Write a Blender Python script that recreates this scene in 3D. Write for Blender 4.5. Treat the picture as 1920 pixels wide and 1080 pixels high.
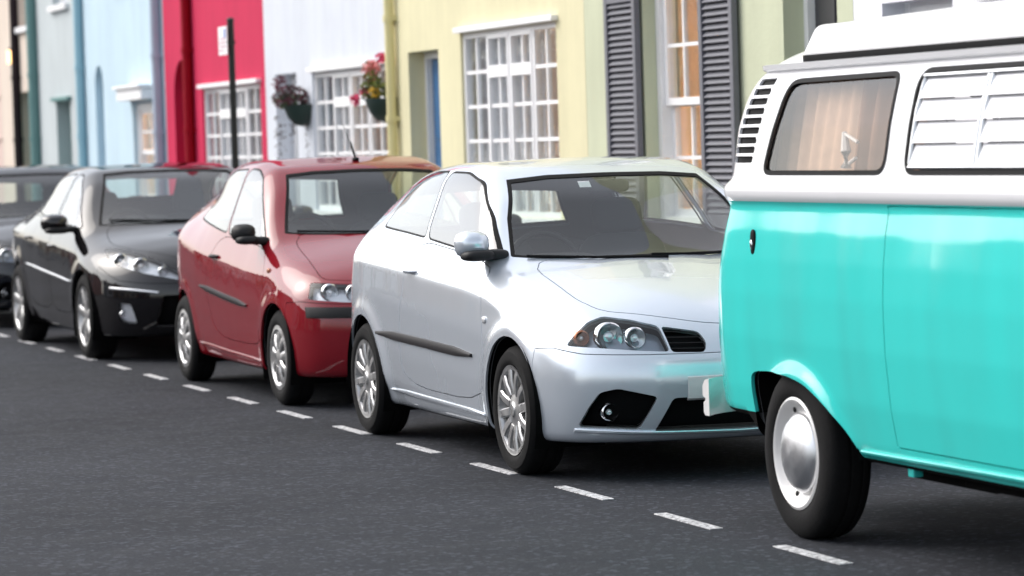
import bpy, bmesh, math, random
import numpy as np
from mathutils import Matrix, Vector

for _o in list(bpy.data.objects):
    bpy.data.objects.remove(_o, do_unlink=True)
SC = bpy.context.scene
COL = SC.collection
random.seed(7)
RNG = np.random.default_rng(11)

# ------------------------------------------------------------------ camera
# world axes: +Y runs up the street (away), +X towards the terrace, Z up
CAM_TH, CAM_PITCH, CAM_ROLL, CAM_H = 0.323106, 0.044960, -0.030826, 1.5383
LENS_PX = 6154.9                      # focal length in pixels of a 1920 wide picture
_F = Vector((math.sin(CAM_TH) * math.cos(CAM_PITCH), math.cos(CAM_TH) * math.cos(CAM_PITCH), -math.sin(CAM_PITCH)))
_R = Vector((math.cos(CAM_TH), -math.sin(CAM_TH), 0))
_U = _R.cross(_F)
_R2 = _R * math.cos(CAM_ROLL) + _U * math.sin(CAM_ROLL)
_U2 = -_R * math.sin(CAM_ROLL) + _U * math.cos(CAM_ROLL)
cam_d = bpy.data.cameras.new('camera')
cam = bpy.data.objects.new('camera', cam_d)
COL.objects.link(cam)
_m = Matrix((_R2, _U2, -_F)).transposed().to_4x4()
_m.translation = Vector((0, 0, CAM_H))
cam.matrix_world = _m
cam_d.sensor_width = 36.0
cam_d.lens = LENS_PX / 1920 * 36.0
cam_d.clip_start = 0.1
cam_d.clip_end = 2000
cam_d.dof.use_dof = True
cam_d.dof.focus_distance = 14.6
cam_d.dof.aperture_fstop = 3.4
SC.camera = cam

# ------------------------------------------------------------------ light
SUN_EL, SUN_AZ = math.radians(42), math.radians(314)     # azimuth from +Y, clockwise
w = bpy.data.worlds.new('World')
SC.world = w
w.use_nodes = True
nt = w.node_tree
bg = nt.nodes['Background']
sky = nt.nodes.new('ShaderNodeTexSky')
sky.sky_type = 'NISHITA'
sky.sun_disc = False
sky.sun_elevation = SUN_EL
sky.sun_rotation = SUN_AZ
sky.air_density = 1.0
sky.dust_density = 3.0
hs = nt.nodes.new('ShaderNodeHueSaturation')
hs.inputs['Saturation'].default_value = 0.36              # high thin overcast
nt.links.new(sky.outputs[0], hs.inputs['Color'])
nt.links.new(hs.outputs[0], bg.inputs['Color'])
bg.inputs['Strength'].default_value = 0.15
sun_d = bpy.data.lights.new('sun', 'SUN')
sun_d.energy = 0.5
sun_d.angle = math.radians(50)
sun_d.color = (1.0, 0.93, 0.86)
sun = bpy.data.objects.new('sun', sun_d)
COL.objects.link(sun)
_sd = Vector((math.sin(SUN_AZ) * math.cos(SUN_EL), math.cos(SUN_AZ) * math.cos(SUN_EL), math.sin(SUN_EL)))
sun.rotation_euler = _sd.to_track_quat('Z', 'Y').to_euler()
sun.location = (-5, -5, 20)
SC.view_settings.view_transform = 'Standard'
SC.view_settings.look = 'None'
SC.view_settings.gamma = 1.0
SC.view_settings.use_curve_mapping = False
SC.view_settings.exposure = 1.08
SC.render.engine = 'CYCLES'
SC.render.resolution_x, SC.render.resolution_y = 1024, 576
SC.cycles.max_bounces = 10
SC.cycles.transparent_max_bounces = 16


# ------------------------------------------------------------------ materials
def lin(c):
    """sRGB 0-255 triple -> linear rgba"""
    r = []
    for v in c:
        v /= 255.0
        r.append(v / 12.92 if v <= 0.04045 else ((v + 0.055) / 1.055) ** 2.4)
    return (*r, 1.0)


MATS = {}


def M(name, col=(.5, .5, .5), rough=.5, metal=0., coat=0., spec=.5, var=0., vscale=6., bump=0., bscale=60., emit=None, estr=0.,
      stretch=None, detail=4, coatrough=.03, rvar=0., wave=0., wscale=1.6):
    """procedural principled material; col is linear rgb"""
    if name in MATS:
        return MATS[name]
    m = bpy.data.materials.new(name)
    m.use_nodes = True
    t = m.node_tree
    p = t.nodes['Principled BSDF']
    p.inputs['Base Color'].default_value = (*col[:3], 1)
    p.inputs['Roughness'].default_value = rough
    p.inputs['Metallic'].default_value = metal
    p.inputs['Coat Weight'].default_value = coat
    p.inputs['Coat Roughness'].default_value = coatrough
    p.inputs['Coat IOR'].default_value = 1.62
    p.inputs['Specular IOR Level'].default_value = spec
    tc = t.nodes.new('ShaderNodeTexCoord')
    src = tc.outputs['Object']
    if stretch:
        mp = t.nodes.new('ShaderNodeMapping')
        mp.inputs['Scale'].default_value = stretch
        t.links.new(src, mp.inputs['Vector'])
        src = mp.outputs[0]
    if var > 0 or rvar > 0:
        n = t.nodes.new('ShaderNodeTexNoise')
        n.inputs['Scale'].default_value = vscale
        n.inputs['Detail'].default_value = detail
        n.inputs['Roughness'].default_value = .62
        t.links.new(src, n.inputs['Vector'])
        if var > 0:
            mr = t.nodes.new('ShaderNodeMapRange')
            mr.inputs['From Min'].default_value = .25
            mr.inputs['From Max'].default_value = .75
            mr.inputs['To Min'].default_value = 1 - var
            mr.inputs['To Max'].default_value = 1 + var * .6
            t.links.new(n.outputs['Fac'], mr.inputs['Value'])
            mx = t.nodes.new('ShaderNodeVectorMath')
            mx.operation = 'SCALE'
            mx.inputs[0].default_value = col[:3]
            t.links.new(mr.outputs[0], mx.inputs['Scale'])
            t.links.new(mx.outputs[0], p.inputs['Base Color'])
        if rvar > 0:
            mr2 = t.nodes.new('ShaderNodeMapRange')
            mr2.inputs['From Min'].default_value = .3
            mr2.inputs['From Max'].default_value = .7
            mr2.inputs['To Min'].default_value = max(0, rough - rvar)
            mr2.inputs['To Max'].default_value = min(1, rough + rvar)
            t.links.new(n.outputs['Fac'], mr2.inputs['Value'])
            t.links.new(mr2.outputs[0], p.inputs['Roughness'])
    if bump > 0:
        nb = t.nodes.new('ShaderNodeTexNoise')
        nb.inputs['Scale'].default_value = bscale
        nb.inputs['Detail'].default_value = 5
        t.links.new(src, nb.inputs['Vector'])
        b = t.nodes.new('ShaderNodeBump')
        b.inputs['Strength'].default_value = bump
        b.inputs['Distance'].default_value = .01
        t.links.new(nb.outputs['Fac'], b.inputs['Height'])
        t.links.new(b.outputs[0], p.inputs['Normal'])
    if wave > 0:        # slight ripple of old pressed panels, in the clear coat only
        nw = t.nodes.new('ShaderNodeTexNoise'); nw.inputs['Scale'].default_value = wscale; nw.inputs['Detail'].default_value = 1.5
        mw = t.nodes.new('ShaderNodeMapping'); mw.inputs['Scale'].default_value = (1.6, 1.6, .55)
        t.links.new(tc.outputs['Object'], mw.inputs['Vector']); t.links.new(mw.outputs[0], nw.inputs['Vector'])
        bw = t.nodes.new('ShaderNodeBump'); bw.inputs['Strength'].default_value = wave; bw.inputs['Distance'].default_value = .05
        t.links.new(nw.outputs['Fac'], bw.inputs['Height']); t.links.new(bw.outputs[0], p.inputs['Coat Normal'])
    if emit:
        p.inputs['Emission Color'].default_value = (*emit[:3], 1)
        p.inputs['Emission Strength'].default_value = estr
    MATS[name] = m
    return m


def glass_mat(name, tint=(.8, .84, .82), f0=.06, rough=.0, wave=0.):
    """thin pane: see-through, mirror share grows towards grazing angles (same from both faces)"""
    if name in MATS:
        return MATS[name]
    m = bpy.data.materials.new(name)
    m.use_nodes = True
    t = m.node_tree
    t.nodes.remove(t.nodes['Principled BSDF'])
    out = t.nodes['Material Output']
    g = t.nodes.new('ShaderNodeNewGeometry')
    d = t.nodes.new('ShaderNodeVectorMath'); d.operation = 'DOT_PRODUCT'
    t.links.new(g.outputs['Incoming'], d.inputs[0]); t.links.new(g.outputs['Normal'], d.inputs[1])

    def mth(op, a, b=None):
        n = t.nodes.new('ShaderNodeMath'); n.operation = op
        for i, v in enumerate((a, b)):
            if v is None: continue
            if isinstance(v, (int, float)): n.inputs[i].default_value = v
            else: t.links.new(v, n.inputs[i])
        return n.outputs[0]
    c = mth('ABSOLUTE', d.outputs['Value'])
    c = mth('SUBTRACT', 1.0, c)
    c = mth('POWER', c, 5.0)
    c = mth('MULTIPLY_ADD', c, 1 - f0); c.node.inputs[2].default_value = f0
    tr = t.nodes.new('ShaderNodeBsdfTransparent'); tr.inputs['Color'].default_value = (*tint, 1)
    gl = t.nodes.new('ShaderNodeBsdfGlossy'); gl.inputs['Roughness'].default_value = rough
    gl.inputs['Color'].default_value = (1, 1, 1, 1)
    if wave > 0:
        tc = t.nodes.new('ShaderNodeTexCoord')
        nb = t.nodes.new('ShaderNodeTexNoise'); nb.inputs['Scale'].default_value = 2.2
        t.links.new(tc.outputs['Object'], nb.inputs['Vector'])
        b = t.nodes.new('ShaderNodeBump'); b.inputs['Strength'].default_value = wave; b.inputs['Distance'].default_value = .02
        t.links.new(nb.outputs['Fac'], b.inputs['Height']); t.links.new(b.outputs[0], gl.inputs['Normal'])
    mx = t.nodes.new('ShaderNodeMixShader')
    t.links.new(c, mx.inputs[0]); t.links.new(tr.outputs[0], mx.inputs[1]); t.links.new(gl.outputs[0], mx.inputs[2])
    t.links.new(mx.outputs[0], out.inputs['Surface'])
    MATS[name] = m
    return m


# ------------------------------------------------------------------ scene helpers
def tag(o, label=None, cat=None, group=None, kind=None):
    for k, v in (('label', label), ('category', cat), ('group', group), ('kind', kind)):
        if v: o[k] = v
    return o


def thing(name, label, cat, loc=(0, 0, 0), rz=0., group=None):
    o = bpy.data.objects.new(name, None)
    o.empty_display_size = .2
    COL.objects.link(o)
    o.location = loc
    o.rotation_euler = (0, 0, rz)
    return tag(o, label, cat, group)


def link(name, me, mat, parent=None):
    if mat is not None:
        me.materials.append(mat)
    o = bpy.data.objects.new(name, me)
    COL.objects.link(o)
    if parent is not None:
        o.parent = parent
    return o


def np_mesh(name, V, T, N=None, smooth=True):
    """mesh from numpy triangles (n,3) with optional vertex normals"""
    V = np.asarray(V, np.float32); T = np.asarray(T, np.int32)
    me = bpy.data.meshes.new(name)
    me.vertices.add(len(V)); me.vertices.foreach_set('co', V.ravel())
    me.loops.add(T.size); me.loops.foreach_set('vertex_index', T.ravel())
    me.polygons.add(len(T))
    me.polygons.foreach_set('loop_start', np.arange(0, T.size, T.shape[1], dtype=np.int32))
    me.polygons.foreach_set('use_smooth', np.full(len(T), smooth))
    me.update(calc_edges=True)
    me.validate()
    if N is not None and len(me.vertices) == len(V):
        me.normals_split_custom_set_from_vertices([tuple(n) for n in N])
    return me


class MB:
    """collects simple shapes, builds ONE mesh object"""
    def __init__(s): s.v = []; s.f = []

    def add(s, vs, fs):
        o = len(s.v); s.v += [tuple(map(float, v)) for v in vs]; s.f += [tuple(i + o for i in f) for f in fs]; return s

    def box(s, x0, x1, y0, y1, z0, z1):
        return s.add([(x0, y0, z0), (x1, y0, z0), (x1, y1, z0), (x0, y1, z0), (x0, y0, z1), (x1, y0, z1), (x1, y1, z1), (x0, y1, z1)],
                     [(0, 3, 2, 1), (4, 5, 6, 7), (0, 1, 5, 4), (1, 2, 6, 5), (2, 3, 7, 6), (3, 0, 4, 7)])

    def quad(s, a, b, c, d): return s.add([a, b, c, d], [(0, 1, 2, 3)])

    def lathe(s, prof, c=(0, 0, 0), axis='y', n=32, sgn=1, close=False):
        """profile of (radius, offset along axis)"""
        vs = []; fs = []; k = len(prof)
        for i in range(n):
            a = 2 * math.pi * i / n; ca, sa = math.cos(a), math.sin(a)
            for r, o in prof:
                o *= sgn
                p = {'y': (r * ca, o, r * sa), 'z': (r * ca, r * sa, o), 'x': (o, r * ca, r * sa)}[axis]
                vs.append((p[0] + c[0], p[1] + c[1], p[2] + c[2]))
        for i in range(n):
            j = (i + 1) % n
            for q in range(k - 1 if not close else k):
                q2 = (q + 1) % k
                fs.append((i * k + q, i * k + q2, j * k + q2, j * k + q))
        return s.add(vs, fs)

    def tube(s, pts, r, n=8, caps=True):
        pts = [Vector(p) for p in pts]; vs = []; fs = []
        rr = r if isinstance(r, (list, tuple)) else [r] * len(pts)
        up = Vector((0, 0, 1))
        for i, p in enumerate(pts):
            d = (pts[min(i + 1, len(pts) - 1)] - pts[max(i - 1, 0)]).normalized()
            u = d.cross(up)
            if u.length < 1e-3: u = d.cross(Vector((1, 0, 0)))
            u.normalize(); v = u.cross(d)
            for k in range(n):
                a = 2 * math.pi * k / n
                vs.append(p + (u * math.cos(a) + v * math.sin(a)) * rr[i])
        for i in range(len(pts) - 1):
            for k in range(n):
                k2 = (k + 1) % n
                fs.append((i * n + k, i * n + k2, (i + 1) * n + k2, (i + 1) * n + k))
        if caps:
            fs.append(tuple(range(n))); fs.append(tuple((len(pts) - 1) * n + k for k in reversed(range(n))))
        return s.add(vs, fs)

    def prism(s, poly, o0, o1, axis='x'):
        """extrude a 2-D polygon along an axis (poly is in the two other axes, in order)"""
        def P(a, b, o): return {'x': (o, a, b), 'y': (a, o, b), 'z': (a, b, o)}[axis]
        n = len(poly)
        vs = [P(a, b, o0) for a, b in poly] + [P(a, b, o1) for a, b in poly]
        fs = [tuple(range(n)), tuple(reversed(range(n, 2 * n)))]
        fs += [(i, i + n, (i + 1) % n + n, (i + 1) % n) for i in range(n)]
        return s.add(vs, fs)

    def blob(s, c, r, e1=1., e2=1., nu=20, nv=12, rot=None):
        """superellipsoid; e<1 boxy"""
        sg = lambda w_, m: math.copysign(abs(w_) ** m, w_)
        vs = []; fs = []
        for j in range(nv + 1):
            v = -math.pi / 2 + math.pi * j / nv
            for i in range(nu):
                u = 2 * math.pi * i / nu
                p = Vector((r[0] * sg(math.cos(v), e1) * sg(math.cos(u), e2), r[1] * sg(math.cos(v), e1) * sg(math.sin(u), e2), r[2] * sg(math.sin(v), e1)))
                if rot is not None: p = rot @ p
                vs.append((p.x + c[0], p.y + c[1], p.z + c[2]))
        for j in range(nv):
            for i in range(nu):
                i2 = (i + 1) % nu
                fs.append((j * nu + i, j * nu + i2, (j + 1) * nu + i2, (j + 1) * nu + i))
        return s.add(vs, fs)

    def build(s, name, mat, parent=None, smooth=False, bevel=0., seg=2, angle=40):
        me = bpy.data.meshes.new(name)
        me.from_pydata(s.v, [], s.f)
        bm = bmesh.new(); bm.from_mesh(me)
        bmesh.ops.remove_doubles(bm, verts=bm.verts, dist=1e-5)
        bmesh.ops.recalc_face_normals(bm, faces=bm.faces)
        if bevel > 0:
            ed = [e for e in bm.edges if len(e.link_faces) == 2 and e.calc_face_angle(0) > math.radians(30)]
            bmesh.ops.bevel(bm, geom=ed, offset=bevel, segments=seg, profile=.6, affect='EDGES', clamp_overlap=True)
        if smooth:
            for f in bm.faces: f.smooth = True
            for e in bm.edges:
                if len(e.link_faces) == 2 and e.calc_face_angle(0) > math.radians(angle): e.smooth = False
        bm.to_mesh(me); bm.free()
        return link(name, me, mat, parent)


def copy_tree(o, parent=None):
    c = o.copy(); COL.objects.link(c); c.parent = parent
    for ch in list(o.children): copy_tree(ch, c)
    return c
#<CORE>
# ------------------------------------------------------------------ body surfaces: smooth implicit solids meshed by surface nets
def curve(pts, wd=.03, step=.004):
    """smooth 1-D function through control points (linear, then gaussian smoothed)"""
    pts = sorted(pts)
    xs = np.array([p[0] for p in pts], float); ys = np.array([p[1] for p in pts], float)
    gx = np.arange(xs[0] - 1.0, xs[-1] + 1.0, step)
    gy = np.interp(gx, xs, ys)
    a = (ys[1] - ys[0]) / (xs[1] - xs[0]); b = (ys[-1] - ys[-2]) / (xs[-1] - xs[-2])
    gy = np.where(gx < xs[0], ys[0] + a * (gx - xs[0]), gy)
    gy = np.where(gx > xs[-1], ys[-1] + b * (gx - xs[-1]), gy)
    if wd > 0:
        k = int(3 * wd / step) + 1
        ker = np.exp(-.5 * (np.arange(-k, k + 1) * step / wd) ** 2); ker /= ker.sum()
        gy = np.convolve(np.pad(gy, k, mode='edge'), ker, 'valid')
    return lambda x: np.interp(x, gx, gy)


def smax(a, b, k):
    h = np.clip(.5 + .5 * (a - b) / k, 0, 1)
    return b + (a - b) * h + k * h * (1 - h)


def surface_nets(f, lo, hi, h):
    ax = [np.arange(lo[i], hi[i] + h, h) for i in range(3)]
    nx, ny, nz = [len(a) for a in ax]
    X, Y, Z = np.meshgrid(*ax, indexing='ij')
    D = f(X.ravel(), Y.ravel(), Z.ravel()).reshape(nx, ny, nz)
    s = D < 0
    c = [(0, 0, 0), (1, 0, 0), (0, 1, 0), (1, 1, 0), (0, 0, 1), (1, 0, 1), (0, 1, 1), (1, 1, 1)]
    cnt = sum(s[i:nx - 1 + i, j:ny - 1 + j, k:nz - 1 + k].astype(np.int8) for i, j, k in c)
    cells = np.argwhere((cnt > 0) & (cnt < 8))
    idx = -np.ones((nx - 1, ny - 1, nz - 1), np.int64)
    idx[cells[:, 0], cells[:, 1], cells[:, 2]] = np.arange(len(cells))
    cd = np.stack([D[cells[:, 0] + i, cells[:, 1] + j, cells[:, 2] + k] for i, j, k in c], 1)
    acc = np.zeros((len(cells), 3)); num = np.zeros(len(cells))
    for a in range(8):
        for b in range(a + 1, 8):
            df = np.array(c[b]) - np.array(c[a])
            if abs(df).sum() != 1: continue
            da, db = cd[:, a], cd[:, b]
            m = (da < 0) != (db < 0)
            t = np.where(m, da / np.where(m, da - db, 1), 0)
            acc[m] += np.array(c[a]) + t[m, None] * df
            num[m] += 1
    V = np.array(lo) + (cells + acc / num[:, None]) * h
    Q = []
    for axn in range(3):
        o1, o2 = [(1, 2), (2, 0), (0, 1)][axn]
        sl0 = [slice(None)] * 3; sl1 = [slice(None)] * 3
        sl0[axn] = slice(0, -1); sl1[axn] = slice(1, None)
        ch = s[tuple(sl0)] != s[tuple(sl1)]
        e = np.argwhere(ch)
        e = e[(e[:, o1] > 0) & (e[:, o2] > 0) & (e[:, o1] < [nx, ny, nz][o1] - 1) & (e[:, o2] < [nx, ny, nz][o2] - 1)]
        ins = s[e[:, 0], e[:, 1], e[:, 2]]
        def cell(d1, d2):
            q = e.copy(); q[:, o1] += d1; q[:, o2] += d2
            return idx[q[:, 0], q[:, 1], q[:, 2]]
        q = np.stack([cell(-1, -1), cell(0, -1), cell(0, 0), cell(-1, 0)], 1)
        q[~ins] = q[~ins][:, ::-1]
        Q.append(q)
    Q = np.concatenate(Q)
    T = np.concatenate([Q[:, [0, 1, 2]], Q[:, [0, 2, 3]]])
    return V, T


def grad(f, V, e=.003):
    G = np.zeros_like(V)
    for i in range(3):
        d = np.zeros(3); d[i] = e
        a = V + d; b = V - d
        G[:, i] = (f(a[:, 0], a[:, 1], a[:, 2]) - f(b[:, 0], b[:, 1], b[:, 2])) / (2 * e)
    return G


def project(f, V, it=4):
    for _ in range(it):
        G = grad(f, V)
        d = f(V[:, 0], V[:, 1], V[:, 2]) / np.maximum((G ** 2).sum(1), .05)
        V = V - np.clip(d, -.01, .01)[:, None] * G
    return V


def sdpoly(px, pz, poly):
    """signed distance to a closed polygon, negative inside"""
    P = np.asarray(poly, float); n = len(P)
    d = np.full(px.shape, 1e9); ins = np.zeros(px.shape, bool)
    for i in range(n):
        a = P[i]; b = P[(i + 1) % n]; e = b - a
        wx, wz = px - a[0], pz - a[1]
        t = np.clip((wx * e[0] + wz * e[1]) / max(e @ e, 1e-12), 0, 1)
        d = np.minimum(d, (wx - e[0] * t) ** 2 + (wz - e[1] * t) ** 2)
        c = ((a[1] > pz) != (b[1] > pz))
        if abs(e[1]) > 1e-12:
            c &= (px < e[0] * (pz - a[1]) / e[1] + a[0])
            ins ^= c
    d = np.sqrt(d)
    return np.where(ins, -d, d)


def rnd(poly, n=2, r=.25):
    """corner-cutting smoothing of a closed polygon"""
    P = np.asarray(poly, float)
    for _ in range(n):
        Q = np.roll(P, -1, 0)
        P = np.stack([P + (Q - P) * r, P + (Q - P) * (1 - r)], 1).reshape(-1, 2)
    return P


def fillet(poly, r, n=5):
    """round the corners of a closed polygon with small curves of reach r"""
    P = np.asarray(poly, float); out = []
    for i in range(len(P)):
        a, p, b = P[i - 1], P[i], P[(i + 1) % len(P)]
        la, lb = np.linalg.norm(a - p), np.linalg.norm(b - p)
        u = p + (a - p) * min(r / la, .45); v = p + (b - p) * min(r / lb, .45)
        for k in range(n + 1):
            t = k / n
            out.append((1 - t) ** 2 * u + 2 * t * (1 - t) * p + t * t * v)
    return np.array(out)


def clip(mesh, g, iso=0.):
    """split a triangle mesh along g = iso; returns (inside g<iso, outside)"""
    V, T = mesh
    gv = g(V) - iso
    gv = np.where(np.abs(gv) < 1e-6, 1e-6, gv)
    s = gv < 0
    st = s[T].sum(1)
    full_in, full_out = T[st == 3], T[st == 0]
    mix = T[(st == 1) | (st == 2)]
    if len(mix) == 0:
        return (V, full_in), (V, full_out)
    sm = s[mix]; one = sm.sum(1) == 1
    lone = np.where(one, np.argmax(sm, 1), np.argmin(sm, 1))
    r = np.arange(len(mix))
    a, b, c = mix[r, lone], mix[r, (lone + 1) % 3], mix[r, (lone + 2) % 3]
    E = np.concatenate([np.stack([a, b], 1), np.stack([a, c], 1)])
    Es = np.sort(E, 1)
    U, inv = np.unique(Es, axis=0, return_inverse=True)
    inv = inv.ravel()
    p0, p1 = V[U[:, 0]], V[U[:, 1]]
    t0, t1 = np.zeros(len(U)), np.ones(len(U)); g0, g1 = gv[U[:, 0]], gv[U[:, 1]]
    for _ in range(4):
        t = t0 + (t1 - t0) * np.clip(g0 / (g0 - g1), .05, .95)
        gm = g(p0 + (p1 - p0) * t[:, None]) - iso
        sw = (gm < 0) == (g0 < 0)
        t0 = np.where(sw, t, t0); g0 = np.where(sw, gm, g0)
        t1 = np.where(sw, t1, t); g1 = np.where(sw, g1, gm)
    t = t0 + (t1 - t0) * np.clip(g0 / np.where(np.abs(g0 - g1) < 1e-12, 1, g0 - g1), 0, 1)
    NV = p0 + (p1 - p0) * t[:, None]
    base = len(V)
    V2 = np.concatenate([V, NV])
    ab, ac = base + inv[:len(mix)], base + inv[len(mix):]
    tl = np.stack([a, ab, ac], 1)
    to = np.concatenate([np.stack([ab, b, c], 1), np.stack([ab, c, ac], 1)])
    o2 = np.concatenate([one, one])
    Ti = np.concatenate([full_in, tl[one], to[~o2]])
    To = np.concatenate([full_out, tl[~one], to[o2]])
    return (V2, Ti), (V2, To)


def compact(mesh):
    V, T = mesh
    u, inv = np.unique(T, return_inverse=True)
    return V[u], inv.reshape(-1, 3)


def boundary(T):
    E = np.concatenate([T[:, [0, 1]], T[:, [1, 2]], T[:, [2, 0]]])
    key = np.sort(E, 1)
    U, inv, cnt = np.unique(key, axis=0, return_inverse=True, return_counts=True)
    return E[cnt[inv.ravel()] == 1]


class Skin:
    def __init__(s, f, lo, hi, h):
        s.f = f
        V, T = surface_nets(f, lo, hi, h)
        s.rem = (project(f, V), T)

    def take(s, g, gap=0., iso=0.):
        ins, _ = clip(s.rem, g, iso - gap)
        _, out = clip(s.rem, g, iso + gap)
        ins = compact(ins); s.rem = compact(out)
        return ins

    def take_ring(s, g, w):
        """cut g<0 out and split it into its border of width w and the rest"""
        m = s.take(g)
        a, b = clip(m, g, -w)
        return compact(b), compact(a)

    def ray(s, o, d, t0=0., t1=40., n=4000):
        """first hit of a ray with the solid"""
        t = np.linspace(t0, t1, n)
        P = np.asarray(o)[None] + t[:, None] * np.asarray(d)[None]
        v = s.f(P[:, 0], P[:, 1], P[:, 2])
        k = np.argmax(v < 0)
        if v[k] >= 0: return None
        a, b = t[max(k - 1, 0)], t[k]
        for _ in range(30):
            m = (a + b) / 2; p = np.asarray(o) + m * np.asarray(d)
            if s.f(*[np.array([q]) for q in p])[0] < 0: b = m
            else: a = m
        return np.asarray(o) + b * np.asarray(d)


def sideg(poly, s):
    return lambda V: np.maximum(sdpoly(V[:, 0], V[:, 2], poly), .30 - s * V[:, 1])


def frontg(poly, x0):
    return lambda V: np.maximum(sdpoly(V[:, 1], V[:, 2], poly), x0 - V[:, 0])


def rearg(poly, x0):
    return lambda V: np.maximum(sdpoly(V[:, 1], V[:, 2], poly), V[:, 0] - x0)


def topg(poly, z0):
    return lambda V: np.maximum(sdpoly(V[:, 0], V[:, 1], poly), z0 - V[:, 2])


def car_field(S):
    T = curve(S['top'], S.get('top_w', .05)); P = curve(S['plan'], .10); B = curve(S['belt'], .12)
    D = curve(S['inset'], .022); N = curve(S['nose'], .035); R = curve(S['tail'], .04)
    NS = curve(S['nose_sweep'], .05); RS = curve(S['tail_sweep'], .05)
    BOW = curve(S['bow'], .15); CR = curve(S['crown'], .15)
    k1 = curve(S['edge'], .15); arches = S['arches']; kn = S.get('kn', .10); kt = S.get('kt', .12)
    zb = S['bottom']; extra = S.get('extra'); GT = curve(S['gtaper'], .12)

    def f(x, y, z):
        ay = np.abs(y); y2 = y * y
        t = z - B(x)
        u = np.clip((t + .16) / .40, 0, 1)
        W = P(x) - D(t) - GT(x) * u * u * (3 - 2 * u)
        for (ax_, az, ar, amp) in arches:
            rr = np.hypot(x - ax_, z - az)
            W = W + amp * np.exp(-np.maximum(rr - ar, 0) ** 2 / .0042) * (rr < ar + .4)
        if extra is not None: W = W + extra(x, z)
        side = (ay - W) * .97
        xs = x + BOW(x) * y2
        top = (z - T(xs) + CR(x) * y2)
        e = .01
        sl = (T(xs + e) - T(xs - e)) / (2 * e)
        top = top / np.sqrt(1 + sl * sl)
        v = smax(side, top, k1(x))
        fr = (x - N(z) + NS(ay)) * .9
        v = smax(v, fr, kn)
        rr = (R(z) - x + RS(ay)) * .9
        v = smax(v, rr, kt)
        return smax(v, zb - z, .05)
    return f


SILVER = dict(
    top=[(-3.4, .80), (-3.05, 1.02), (-2.92, 1.30), (-2.76, 1.352), (-2.3, 1.408), (-1.7, 1.443), (-1.3, 1.444), (-1.02, 1.412), (-.75, 1.285), (-.40, 1.075),
         (-.22, .975), (-.05, .945), (.2, .895), (.45, .825), (.62, .75), (.78, .64), (1.0, .45)],
    plan=[(-3.3, .72), (-3.0, .79), (-2.6, .832), (-2.0, .842), (-1.2, .85), (-.4, .846), (.1, .835), (.4, .805), (.8, .74)],
    belt=[(-3.2, 1.10), (-2.5, 1.065), (-1.77, 1.02), (-.55, .95), (.1, .87), (.8, .66)],
    inset=[(-1.0, .10), (-.80, .055), (-.72, .028), (-.55, .010), (-.3, 0.), (-.12, .012), (-.02, .050), (.02, .068), (.12, .105), (.42, .262), (.6, .38)],
    nose=[(.1, .66), (.18, .735), (.24, .765), (.34, .79), (.47, .80), (.53, .787), (.62, .745), (.70, .69), (.80, .56), (.9, .3)],
    tail=[(.15, -2.98), (.3, -3.10), (.52, -3.17), (.62, -3.15), (.80, -3.10), (1.0, -3.06), (1.2, -2.97), (1.4, -2.80)],
    nose_sweep=[(0, 0.), (.2, .008), (.4, .04), (.55, .10), (.68, .19), (.78, .31), (.88, .48)],
    tail_sweep=[(0, 0.), (.4, .03), (.6, .09), (.75, .20), (.85, .32)],
    bow=[(-3., 0), (-1.5, 0.02), (-1.0, .12), (-.3, .38), (.2, .25), (.8, 0)],
    crown=[(-3, .06), (-1.3, .06), (-.7, .09), (-.2, .10), (.4, .14), (.8, .2)],
    edge=[(-3, .14), (-1.2, .11), (-.6, .07), (-.2, .10), (.2, .16), (.8, .14)],
    arches=[(0, .295, .36, .014), (-2.46, .295, .36, .016)], bottom=.175, kn=.09, kt=.12,
    gtaper=[(-3.2, .26), (-2.8, .19), (-2.5, .12), (-2.1, .045), (-1.6, 0), (1, 0)])
def van_field():
    """rear-engined camper van; x forward from the REAR axle, y left, z up"""
    D = curve([(.20, .20), (.33, .075), (.40, .048), (.55, .022), (.75, .004), (.92, 0.), (1.05, .006), (1.16, .017), (1.25, .034), (1.258, .035), (1.288, .012), (1.330, .012), (1.358, .046), (1.37, .052),
               (1.55, .082), (1.74, .128), (1.80, .150), (1.90, .21)], .010)
    R = curve([(.2, -1.04), (.42, -1.085), (.7, -1.075), (1.0, -1.045), (1.25, -.966), (1.256, -.966), (1.286, -.982), (1.330, -.982), (1.36, -.952), (1.6, -.885), (1.76, -.83), (1.86, -.77), (1.95, -.65)], .010)
    N = curve([(.2, 3.30), (.42, 3.37), (.7, 3.40), (1.0, 3.39), (1.2, 3.36), (1.4, 3.25), (1.75, 2.98), (1.9, 2.8)], .05)
    ARX = curve([(-1.2, -.03), (-.6, -.0), (0, 0.), (2.6, 0.), (3.4, -.03)], .1)

    def f(x, y, z):
        ay = np.abs(y)
        W = .86 - D(z) + ARX(x)
        # flared lips of the wheel arches
        for cx in (-.0, 2.40):
            rr = np.hypot((x - cx - .02) / 1.12, z - .26)
            W = W + .030 * np.exp(-np.maximum(rr - .365, 0) ** 2 / .0014) * (rr < .62)
        side = ay - W
        rear = (R(z) - x + .10 * (y / .8) ** 2) * .97
        front = (x - N(z) + .18 * (y / .8) ** 2) * .93
        v = smax(side, rear, .34 - np.clip((z - 1.30) * 4, 0, 1) * .10)
        v = smax(v, front, .50)
        top = (z - 1.905 + .10 * y * y + .05 * np.clip(-x, 0, 2) ** 2) * .98
        v = smax(v, top, .20)
        return smax(v, .33 - z + .10 * np.clip((-.4 - x) * 8, 0, 1), .05)
    return f
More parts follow.
